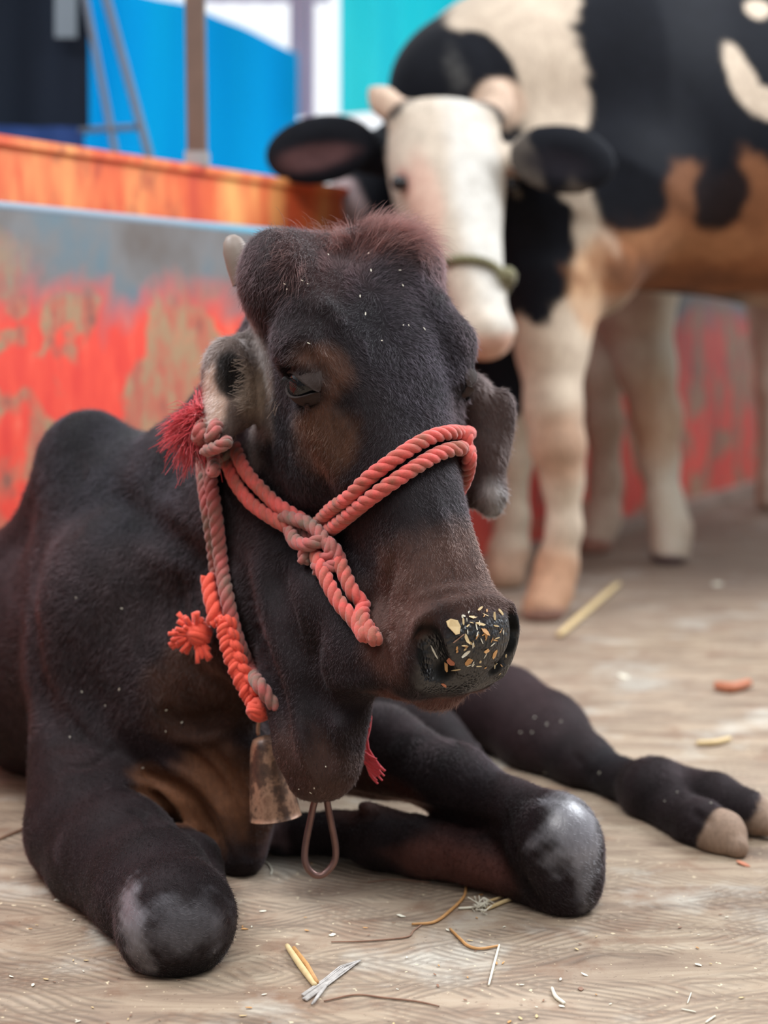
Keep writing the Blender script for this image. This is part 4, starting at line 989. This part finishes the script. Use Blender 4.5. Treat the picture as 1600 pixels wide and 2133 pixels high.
# head
fld.loft(CO, CB, [(-0.03, 0.09, 0.07, -0.01, -0.15), (0.03, 0.132, 0.09, 0.012, -0.19), (0.10, 0.142, 0.09, 0.014, -0.22), (0.17, 0.136, 0.08, 0.010, -0.24), (0.23, 0.112, 0.07, 0.004, -0.22), (0.30, 0.088, 0.056, 0.0, -0.18),
    (0.38, 0.068, 0.050, -0.004, -0.14), (0.46, 0.056, 0.044, -0.006, -0.12), (0.53, 0.052, 0.042, -0.014, -0.115)], 0.03, 2.5)
fld.ell(Cd(0, -0.055, 0.525), (0.058, 0.056, 0.046), CB, 0.02)
fld.bump([Cd(0.06, -0.112, 0.525), Cd(0, -0.112, 0.560), Cd(-0.06, -0.112, 0.525)], 0.010, -0.010)
for s_ in (-1, 1):
    fld.chain([Cd(s_ * 0.095, -0.03, 0.02), Cd(s_ * 0.125, -0.03, -0.015), Cd(s_ * (0.148 if s_ < 0 else 0.122), -0.02, -0.030)], [0.032, 0.026, 0.008 if s_ < 0 else 0.024], 0.02)
    fld.chain([Cd(s_ * 0.045, -0.045, 0.545), Cd(s_ * 0.035, -0.06, 0.57)], [0.012, 0.012], 0.008, 's')
    fld.ell(Cd(s_ * 0.122, -0.045, 0.178), (0.018, 0.018, 0.022), CB, 0.01, 's')
# ears
ch([(810, 330, 3.28, 40), (760, 315, 3.26, 46)], 0.03)
def ear(c, rx, rz, Y, rot):
    el(c[0], c[1], Y, rx, 22, rz, rot, 0.02); el(c[0], c[1] + 6, Y - 0.035, rx * 0.72, 20, rz * 0.55, rot, 0.012, 's')
ear((668, 312), 116, 70, 3.20, -10); ear((1172, 332), 112, 70, 3.10, 8)
ch([(1075, 330, 3.24, 34), (1120, 335, 3.14, 42)], 0.03)
fld.floor(0.001)
V, Q = fld.mesh(); del fld.F
cols = np.tile(BLK, (len(V), 1)); gl = np.zeros(len(V))
def cp(px, py, Y, rx, ry, col, amt=1.0, soft=0.2, jit=0.10, seed=1, rot=0, rd=0.30):
    a = math.radians(rot); R = np.array([[math.cos(a), 0, -math.sin(a)], [0, 1, 0], [math.sin(a), 0, math.cos(a)]])
    patch(V, cols, P(px, py, Y), (rp(rx, Y), rd, rp(ry, Y)), col, amt, soft, R, jit, seed, 8)
lg_ = (V[:, 2] < 0.56) & (V[:, 0] < 0.75); cols[lg_] = WHITE * 0.96
# neck white, shoulder stripe, legs white
cp(1060, 30, 3.4, 130, 240, WHITE, seed=2); cp(1120, 170, 3.4, 95, 110, WHITE, seed=3); cp(1140, 250, 3.4, 80, 100, WHITE, seed=3)
cp(900, 175, 3.25, 115, 125, BLK, soft=0.12, seed=4, rd=0.7); cp(985, 180, 3.25, 85, 118, BLK, soft=0.12, seed=5, rd=0.7); cp(1170, 340, 3.35, 90, 70, BLK, rd=0.12)
cp(1190, 480, 3.3, 60, 120, WHITE, rot=-15, seed=6); cp(1225, 560, 3.25, 70, 90, WHITE, seed=7); cp(1160, 800, 3.2, 120, 260, WHITE, rd=0.22, seed=8)
cp(1110, 520, 3.3, 82, 150, BLK, rot=0, rd=0.3, seed=9, soft=0.1); cp(1235, 600, 3.25, 50, 90, np.array(srgb(206, 158, 116)), 0.7, 0.6)
cp(1450, 560, 3.3, 230, 110, TAN, 0.95, 0.4, 0.16, 10, 3); cp(1560, 450, 3.3, 90, 110, TAN, 0.8, 0.5, 0.2, 11); cp(1430, 420, 3.3, 50, 80, TAN, 0.6, 0.6, 0.2, 12)
cp(1750, 560, 3.4, 200, 160, TAN, 0.9, 0.4); cp(1560, 590, 3.2, 280, 50, srgb(100, 68, 52), 0.75, 0.7, 0.2, 21, 4); cp(1560, 500, 3.2, 240, 45, srgb(176, 128, 92), 0.5, 0.7, 0.3, 22); cp(1500, 650, 3.4, 320, 40, WHITE, 0.7, 0.8)
cp(1500, 410, 3.3, 60, 75, BLK, 0.95, 0.3, 0.1, 13); cp(1300, 430, 3.3, 80, 60, BLK, 0.95, 0.3, 0.1, 13)
cp(1550, 160, 3.3, 26, 85, WHITE, rot=-22, seed=14, soft=0.3); cp(1600, 215, 3.3, 30, 40, WHITE, seed=14, rot=-60)
cp(1600, 0, 3.3, 30, 26, WHITE); cp(1170, 930, 3.2, 70, 80, TAN, 0.6, 0.9); cp(1140, 1220, 3.2, 90, 90, np.array(srgb(164, 116, 84)), 0.75, 0.8)
cp(1060, 1040, 3.62, 90, 170, WHITE, rd=0.15); cp(1060, 1190, 3.62, 90, 60, TAN, 0.6, 0.7, rd=0.15); cp(1040, 760, 3.62, 100, 130, BLK, rd=0.14, soft=0.1)
cp(1135, 1285, 3.18, 60, 28, srgb(140, 108, 98), 0.9, 0.3); cp(705, 440, 3.45, 60, 70, srgb(170, 150, 150), 0.9, 0.3, rd=0.2)
# head white
for s_ in (-1, 1): patch(V, cols, Cd(s_ * 0.13, -0.03, -0.02), (0.06, 0.06, 0.05), srgb(196, 170, 150), 1, 0.2, CB)
hd = lambda l, d, n, r, col, amt=1.0, soft=0.2: patch(V, cols, Cd(l, d, n), r, col, amt, soft, CB, 0.06, 3, 12)
hd(0, -0.03, 0.275, (0.175, 0.17, 0.315), srgb(186, 172, 156), 1, 0.08)
hd(0.03, 0, 0.25, (0.06, 0.05, 0.3), srgb(196, 194, 188), 0.8, 0.8)
hd(-0.085, -0.02, 0.24, (0.035, 0.06, 0.10), srgb(214, 170, 152), 0.6, 0.8); hd(0, -0.06, 0.56, (0.07, 0.05, 0.04), srgb(206, 160, 140), 0.8, 0.5); hd(0, -0.10, 0.56, (0.05, 0.025, 0.03), srgb(150, 100, 70), 0.9, 0.5)
for s_ in (-1, 1): hd(s_ * 0.124, -0.04, 0.178, (0.03, 0.022, 0.036), srgb(180, 130, 120), 0.8, 0.7)
cp(660, 325, 3.17, 80, 26, srgb(92, 64, 64), 0.8, 0.7, rot=-10, rd=0.06); cp(1165, 340, 3.06, 80, 30, srgb(66, 54, 62), 0.8, 0.7, rot=10, rd=0.06); cp(1172, 332, 3.08, 125, 80, BLK, 0.85, rd=0.10)
cow = link('cow', mesh_np('cow', V, Q, True, np.clip(cols, 0.004, 1), {'gloss': gl}), M_COW)
tag(cow, 'black and white spotted cow standing behind the calf and facing forward', 'cow')
for s_ in (-1, 1):
    c_ = Cd(s_ * 0.118, -0.045, 0.178); mb = MB(); mb.lathe([(0.016 * math.sin(t), -0.016 * math.cos(t)) for t in np.linspace(0.01, 3.13, 12)], c_, CB[0] * s_, 20); mb.build('eye', M_EYE, cow)
CV = BVHTree.FromPolygons([tuple(v) for v in V], [tuple(q) for q in Q.tolist()])
def chit(px, py, lift):
    d = Vector(ray(px, py)).normalized(); loc, nor, i, dd = CV.ray_cast(Vector((0, 0, CH)), d)
    return P(px, py, 3.0) if loc is None else np.array(loc) + np.array(nor) * lift
M_OLIVE = rope_material('olive_rope', srgb(86, 82, 52), srgb(128, 122, 84), srgb(70, 60, 44), 0.5)
mb = MB()
nb = [chit(a, b, 0.008) for a, b in dens([(905, 552), (940, 545), (985, 545), (1020, 556), (1040, 575)], 8)]
twist(mb, nb + [Cd(0.075, -0.06, 0.40), Cd(0.05, -0.15, 0.42), Cd(0, -0.165, 0.42), Cd(-0.05, -0.15, 0.41), Cd(-0.074, -0.06, 0.385), nb[0]], 0.009, step=0.004)
hl = mb.build('rope_halter', M_OLIVE); tag(hl, 'olive green rope tied round the spotted cow\'s white muzzle', 'halter')
mb = MB(); ball(mb, chit(1046, 582, 0.012), 0.020, 6, 0.008); mb.build('knot', M_OLIVE, hl)

# second cow standing beyond, only its pale hind legs in view
fld = Field(graded(0.3, 2.3, 0.35, 1.0, h1, 0.02), graded(3.7, 5.8, 3.9, 4.5, h1, 0.03), graded(-0.01, 1.5, -0.008, 1.3, h1, 0.02))
fld.chain([(0.80, 4.30, 0.96), (1.20, 4.85, 0.96), (1.45, 5.20, 0.95)], [0.20, 0.23, 0.21], 0.08)
ch([(1330, 540, 4.10, 110), (1320, 640, 4.08, 80), (1345, 760, 4.04, 58), (1368, 870, 4.02, 48), (1372, 960, 4.02, 38), (1385, 1050, 4.00, 34), (1398, 1105, 3.99, 38), (1396, 1150, 3.97, 40)], 0.04)
ch([(1262, 540, 4.26, 90), (1250, 650, 4.24, 52), (1252, 780, 4.22, 42), (1258, 880, 4.20, 36), (1262, 1000, 4.20, 30), (1255, 1080, 4.19, 34), (1238, 1135, 4.16, 36)], 0.04)
for x_, y_ in ((1.30, 5.15), (1.55, 5.0)): fld.chain([(x_, y_, 0.8), (x_, y_, 0.42), (x_, y_, 0.1), (x_, y_, 0.04)], [0.12, 0.055, 0.04, 0.05], 0.04)
fld.chain([(1.5, 5.3, 1.05), (1.75, 5.6, 1.1)], [0.15, 0.11], 0.06); fld.ell((1.82, 5.68, 1.05), (0.09, 0.12, 0.16), None, 0.05)
fld.floor(0.001); V, Q = fld.mesh(); del fld.F
cols = np.tile(srgb(206, 186, 168), (len(V), 1)); gl = np.zeros(len(V))
cp(1400, 800, 4.0, 40, 400, srgb(230, 222, 206), 0.9, 0.8); cp(1370, 880, 4.0, 70, 90, srgb(200, 150, 112), 0.5, 0.8); cp(1380, 1172, 3.97, 60, 22, srgb(96, 76, 80), 1, 0.3); cp(1260, 640, 4.2, 100, 90, srgb(170, 120, 108), 0.6, 0.8); cp(1225, 1140, 4.15, 60, 24, srgb(150, 96, 84), 0.8, 0.5)
c2 = link('cow', mesh_np('cow', V, Q, True, cols, {'gloss': gl}), M_COW); tag(c2, 'pale cow behind the spotted cow, only its white legs showing below', 'cow')
# ------------------------------------------------------------------ straw and chips
def straw_mat(name, c0, c1): 
    k = NT(name); c = k.mix(k.noise(k.coords((1, 1, 1)), 120, 4), c0, c1); k.l(c, k.b.inputs['Base Color']); k.set(Roughness=0.55); return k.m
M_STRAW = straw_mat('straw', srgb(190, 158, 106), srgb(228, 206, 160)); M_PALE = straw_mat('pale_chaff', srgb(214, 208, 184), srgb(238, 234, 220))
M_TWIG = straw_mat('brown_twig', srgb(110, 78, 62), srgb(160, 122, 98)); M_HUSK = straw_mat('tan_husk', srgb(176, 124, 70), srgb(216, 166, 108))
M_ASH = straw_mat('grey_stem', srgb(110, 104, 100), srgb(216, 210, 204)); M_RUST = straw_mat('rust_flake', srgb(150, 84, 60), srgb(206, 130, 92))
ZF = 0.0005
def gpts(pts, lift=0.0012): return [G(a, b, ZF + lift + (c[0] if c else 0)) for a, b, *c in pts]
def stalk(name, pts, r, mat, label, flat=0.45, lift=None, cat='straw', group=None, n=None):
    """slightly flattened stem lying on the floor"""
    q = np.array(spline(gpts(pts, (lift if lift is not None else r)), n or max(8, len(pts) * 6))); mb = MB()
    m = len(q); rr = [r * (0.75 + 0.25 * math.sin(math.pi * (i + 1) / (m + 1))) for i in range(m)]; mb.tube(list(q), rr, 8)
    o = mb.build(name, mat); tag(o, label, cat, group); return o, mb
stalk('straw_stalk', [(598, 1970), (625, 2010), (656, 2052)], 0.0032, M_STRAW, 'thick split golden straw stalk lying in the foreground', cat='straw')
mb = MB(); mb.tube(gpts([(612, 1975), (640, 2010), (660, 2046)], 0.0045), 0.0022, 8); mb.build('split_side', M_HUSK, bpy.data.objects['straw_stalk'])
t = empty('frayed_stem', G(690, 2040), 'frayed grey and white stem beside the split golden stalk', 'stem')
rg = np.random.default_rng(21)
mb = MB()
for q in range(10):
    o_ = rg.normal(size=2) * 3; mb.tube(gpts([(635 + o_[0], 2077 + o_[1]), (680 + o_[0], 2045 + o_[1]), (715 + o_[0] * 1.4, 2018 + o_[1]), (750 + o_[0] * 0.5, 2000)], 0.0012 + 0.001 * rg.random()), [0.0014, 0.001, 0.0008, 0.0004], 5)
mb.build('stem', M_ASH, t)
mb = MB()
for q in range(5):
    o_ = rg.normal(size=2) * 2; mb.tube(gpts([(652 + o_[0], 2090 + o_[1]), (668 + o_[0], 2068), (690 + o_[0], 2040 + o_[1])], 0.002), [0.0010, 0.0013, 0.0006], 5)
mb.build('side_branch', M_ASH, t)
stalk('curled_husk', [(938, 1935), (958, 1955), (975, 1970), (1000, 1976), (1038, 1970)], 0.0016, M_HUSK, 'curled orange tan husk in the foreground joined by a thin white straw', cat='husk')
stalk('white_straw', [(1040, 1968), (1030, 2005), (1018, 2052)], 0.0013, M_PALE, 'thin white straw running down from the curled husk')
stalk('bent_husk', [(858, 1925), (905, 1920), (940, 1895), (966, 1868), (972, 1842)], 0.0017, M_HUSK, 'bent tan husk strip reaching up to the tucked foreleg', cat='husk')
stalk('pale_straw', [(955, 1892), (985, 1890), (1010, 1885)], 0.0014, M_PALE, 'short pale straw between the bent husk and the shredded seed head')
mb = MB()
for q in range(26):
    a = G(1005 + rg.normal() * 10, 1888 + rg.normal() * 7, 0.003 + 0.003 * rg.random()); mb.tube(spline([a, a + rg.normal(size=3) * 0.004 + [0, 0, 0.002], a + rg.normal(size=3) * 0.006], 5), 0.0006, 4)
o = mb.build('seed_head', M_PALE); tag(o, 'pale shredded seed head tangle near the right knee', 'seed head')
stalk('straw', [(1015, 1893), (1045, 1880), (1078, 1868)], 0.0022, M_STRAW, 'thick straw under the right knee, the nearer of two')
stalk('straw', [(1010, 1880), (1040, 1870), (1070, 1860)], 0.0016, M_STRAW, 'thinner straw under the right knee, the farther of two')
stalk('twig', [(690, 1962), (760, 1960), (845, 1952), (862, 1938), (880, 1925)], 0.0009, M_TWIG, 'long thin brown twig left of the bent husk', cat='twig')
stalk('dark_twig', [(675, 2085), (740, 2072), (800, 2078), (870, 2086), (915, 2096)], 0.0010, M_TWIG, 'dark fibrous twig near the bottom edge right of the frayed stem', cat='twig')
stalk('long_straw', [(1165, 1322), (1225, 1270), (1288, 1216)], 0.0075, M_STRAW, 'long blurred straw lying by the spotted cow\'s front hoof')
stalk('brown_stick', [(-20, 1755), (40, 1730), (78, 1716)], 0.0017, M_TWIG, 'thin brown stick at the left edge beside the calf', cat='stick')
stalk('curled_straw', [(548, 1792), (560, 1800), (566, 1812), (564, 1822)], 0.0009, M_PALE, 'small curled straw below the calf\'s brisket')
stalk('long_fibre', [(765, 1838), (820, 1832), (895, 1838)], 0.0008, M_TWIG, 'thin dark fibre lying along the tucked foreleg', cat='fibre')
stalk('straw', [(980, 1448), (1010, 1440)], 0.004, M_PALE, 'blurred pale straw between the calf\'s muzzle and hind leg')
stalk('yellow_straw', [(1452, 1548), (1490, 1546), (1520, 1538)], 0.0045, M_STRAW, 'blurred yellow straw lying beyond the outstretched hind hooves')
stalk('dry_leaf', [(1490, 1428), (1525, 1432), (1560, 1422)], 0.009, M_RUST, 'blurred rust brown dry leaf at the right edge', cat='leaf')
stalk('leaf_scrap', [(1150, 2058), (1158, 2076), (1176, 2090)], 0.0018, M_PALE, 'small pale green leaf scrap in the right foreground', cat='leaf')
stalk('thin_straw', [(1440, 2068), (1432, 2090)], 0.0006, M_PALE, 'tiny thin straw upright in the lower right foreground')
stalk('thin_straw', [(1420, 2102), (1450, 2108)], 0.0007, M_PALE, 'tiny thin straw lying level in the lower right corner')
stalk('thin_straw', [(1470, 2130), (1490, 2116)], 0.0009, M_PALE, 'tiny thin straw at the lower right corner edge')
for q, (a, b) in enumerate([(20, 1570), (55, 1590), (90, 1578)]):
    stalk('dry_leaf', [(a - 22, b - 4), (a, b), (a + 20, b + 5)], 0.006, M_HUSK, ['blurred golden dry leaf at the left edge behind the calf, leftmost of three', 'blurred golden dry leaf behind the calf, middle of three', 'blurred golden dry leaf behind the calf, nearest the calf of three'][q], cat='leaf', group='dry leaves behind the calf')

def chip(name, c, s3, nrm, mat, seed, thick=0.25):
    """small irregular flake"""
    r_ = np.random.default_rng(seed); n_ = np.asarray(nrm, float); n_ /= np.linalg.norm(n_); a = np.cross(n_, r_.normal(size=3)); a /= np.linalg.norm(a); b = np.cross(n_, a)
    L, Wd = s3; m_ = 7; P0 = []
    for i in range(m_):
        t = 2 * math.pi * i / m_ + r_.uniform(-0.25, 0.25); P0.append(c + a * math.cos(t) * L * r_.uniform(0.8, 1.1) + b * math.sin(t) * Wd * r_.uniform(0.7, 1.15) + n_ * 0.15 * L * math.cos(t) * r_.uniform(-0.6, 0.6))
    mb = MB(); mb.prism(P0, n_ * max(0.0003, Wd * thick)); return mb.build(name, mat, smooth=False)
# flakes on the floor
big = [(692, 1948, 0.0042, 0.0026, M_PALE, 'white square chip left of the twig in the foreground'), (835, 1908, 0.0055, 0.0022, M_PALE, 'pale oat flake above the long brown twig'),
       (548, 1898, 0.004, 0.0015, M_PALE, 'small pale flake below the calf\'s brisket'), (125, 1874, 0.008, 0.004, M_PALE, 'crumbled white chaff clump by the left foreleg'), (68, 2052, 0.003, 0.0016, M_PALE, 'tiny white flake at the lower left'),
       (1455, 2010, 0.004, 0.002, M_PALE, 'small white flake in the right foreground'), (1218, 2030, 0.004, 0.0015, M_PALE, 'small thin white flake left of the white foreground flake'), (1170, 2096, 0.003, 0.0018, M_PALE, 'tiny pale chip beside the leaf scrap'),
       (1548, 1800, 0.009, 0.005, M_RUST, 'brown curled chip under the outstretched hoof'), (1210, 2060, 0.004, 0.0025, M_TWIG, 'dark brown crumb in the right foreground'), (1298, 1410, 0.011, 0.008, M_PALE, 'blurred round white flake right of the muzzle'),
       (200, 1620, 0.003, 0.002, M_PALE, None), (510, 1935, 0.004, 0.0015, M_HUSK, 'thin tan flake right of the left knee'), (1425, 1160, 0.01, 0.008, M_RUST, None), (1495, 1218, 0.016, 0.012, M_PALE, 'blurred pale flake far back on the floor')]
for q, (a, b, L, w_, m_, lab) in enumerate(big):
    if lab is None: continue
    o = chip('chaff_flake', G(a, b, 0.001), (L, w_), (0.1, -0.1, 1), m_, q); tag(o, lab, 'flake')
rg = np.random.default_rng(40)
for q in range(110):
    a, b = rg.uniform(0, 1600), rg.uniform(1830, 2133) if q < 80 else rg.uniform(1400, 1830)
    c = G(a, b, 0.0012); h_ = hit(a, b, 0, -1)
    if h_[1] > 0 and h_[1] < c[1]: continue
    sc_ = rg.uniform(0.5, 1.2); o = chip('chaff_crumb', c, (0.0030 * sc_, 0.0011 * sc_), (0, 0, 1), [M_PALE, M_STRAW, M_HUSK, M_TWIG][q % 4], 100 + q)
    wh = 'in the left foreground' if a < 520 and b > 1830 else 'in the middle foreground' if a < 1060 and b > 1830 else 'in the right foreground' if b > 1830 else 'beyond the calf\'s forelegs'
    cn = ['white', 'golden', 'orange tan', 'dark brown'][q % 4]; tag(o, f'tiny {cn} chaff crumb on the floor {wh}', 'crumb', f'{cn} crumbs {wh}')
# feed stuck to the muzzle
def hn(px, py):
    d = Vector(ray(px, py)).normalized(); loc, nor, i, dd = BV.ray_cast(Vector((0, 0, CH)), d); return (np.array(loc), np.array(nor)) if loc else (None, None)
mz = [(945, 1305, 0.0085, 0.0060, M_STRAW), (1000, 1300, 0.006, 0.0016, M_STRAW), (985, 1285, 0.006, 0.0014, M_STRAW), (1010, 1315, 0.006, 0.0026, M_HUSK), (1030, 1285, 0.006, 0.0016, M_STRAW), (1042, 1275, 0.005, 0.0016, M_STRAW), (972, 1330, 0.006, 0.0022, M_STRAW), (985, 1345, 0.005, 0.0015, M_PALE),
      (970, 1362, 0.006, 0.0018, M_PALE), (905, 1358, 0.0085, 0.0010, M_PALE), (940, 1378, 0.005, 0.004, M_RUST), (975, 1378, 0.005, 0.004, M_HUSK), (1015, 1355, 0.006, 0.0018, M_HUSK), (1030, 1362, 0.005, 0.002, M_HUSK), (930, 1385, 0.008, 0.0020, M_HUSK), (950, 1395, 0.008, 0.0008, M_STRAW), (925, 1427, 0.005, 0.0013, M_RUST), (955, 1330, 0.008, 0.0006, M_TWIG), (1000, 1268, 0.004, 0.0012, M_STRAW), (965, 1295, 0.004, 0.0012, M_STRAW)]
rg = np.random.default_rng(50)
mz += [(rg.uniform(950, 1055), rg.uniform(1270, 1405), rg.uniform(0.0015, 0.004), rg.uniform(0.0005, 0.0012), [M_STRAW, M_HUSK, M_PALE][q % 3]) for q in range(46)]
for q, (a, b, L, w_, m_) in enumerate(mz):
    c, n_ = hn(a, b)
    if c is None or c[1] > 1.6: continue
    o = chip('straw_flake', c + n_ * 0.0006, (L, w_), n_ + rg.normal(size=3) * 0.25, m_, 300 + q, 0.2)
    wh = ('upper' if b < 1330 else 'lower') + (' left' if a < 1000 else ' right'); cn = {'straw': 'golden', 'pale_chaff': 'white', 'tan_husk': 'orange tan', 'rust_flake': 'rust red', 'brown_twig': 'brown'}[m_.name]; sz = 'large' if L > 0.0045 else 'tiny'
    tag(o, 'square tan straw flake, largest on the calf\'s wet muzzle' if q == 0 else f'{sz} {cn} straw flake on the {wh} of the calf\'s wet muzzle', 'straw flake', None if q == 0 else f'{sz} {cn} flakes {wh} on the muzzle')
# specks on the coat
for q in range(64):
    a, b = [(rg.uniform(560, 900), rg.uniform(500, 720)), (rg.uniform(140, 420), rg.uniform(1150, 1800)), (rg.uniform(620, 730), rg.uniform(1560, 1660)), (rg.uniform(1050, 1500), rg.uniform(1450, 1700))][q % 4]
    c, n_ = hn(a, b)
    if c is None or c[1] > 2.3 or (q % 4 == 2 and q > 14) or (q % 4 == 1 and q > 40): continue
    o = chip('chaff_speck', c + n_ * 0.0020, (rg.uniform(0.0008, 0.002), 0.0006), n_, M_PALE, 600 + q); wh = ['forehead', 'shoulder and foreleg', 'dewlap', 'hind leg'][q % 4]; tag(o, f'tiny pale chaff speck in the coat of the calf\'s {wh}', 'speck', f'chaff specks on the {wh}')
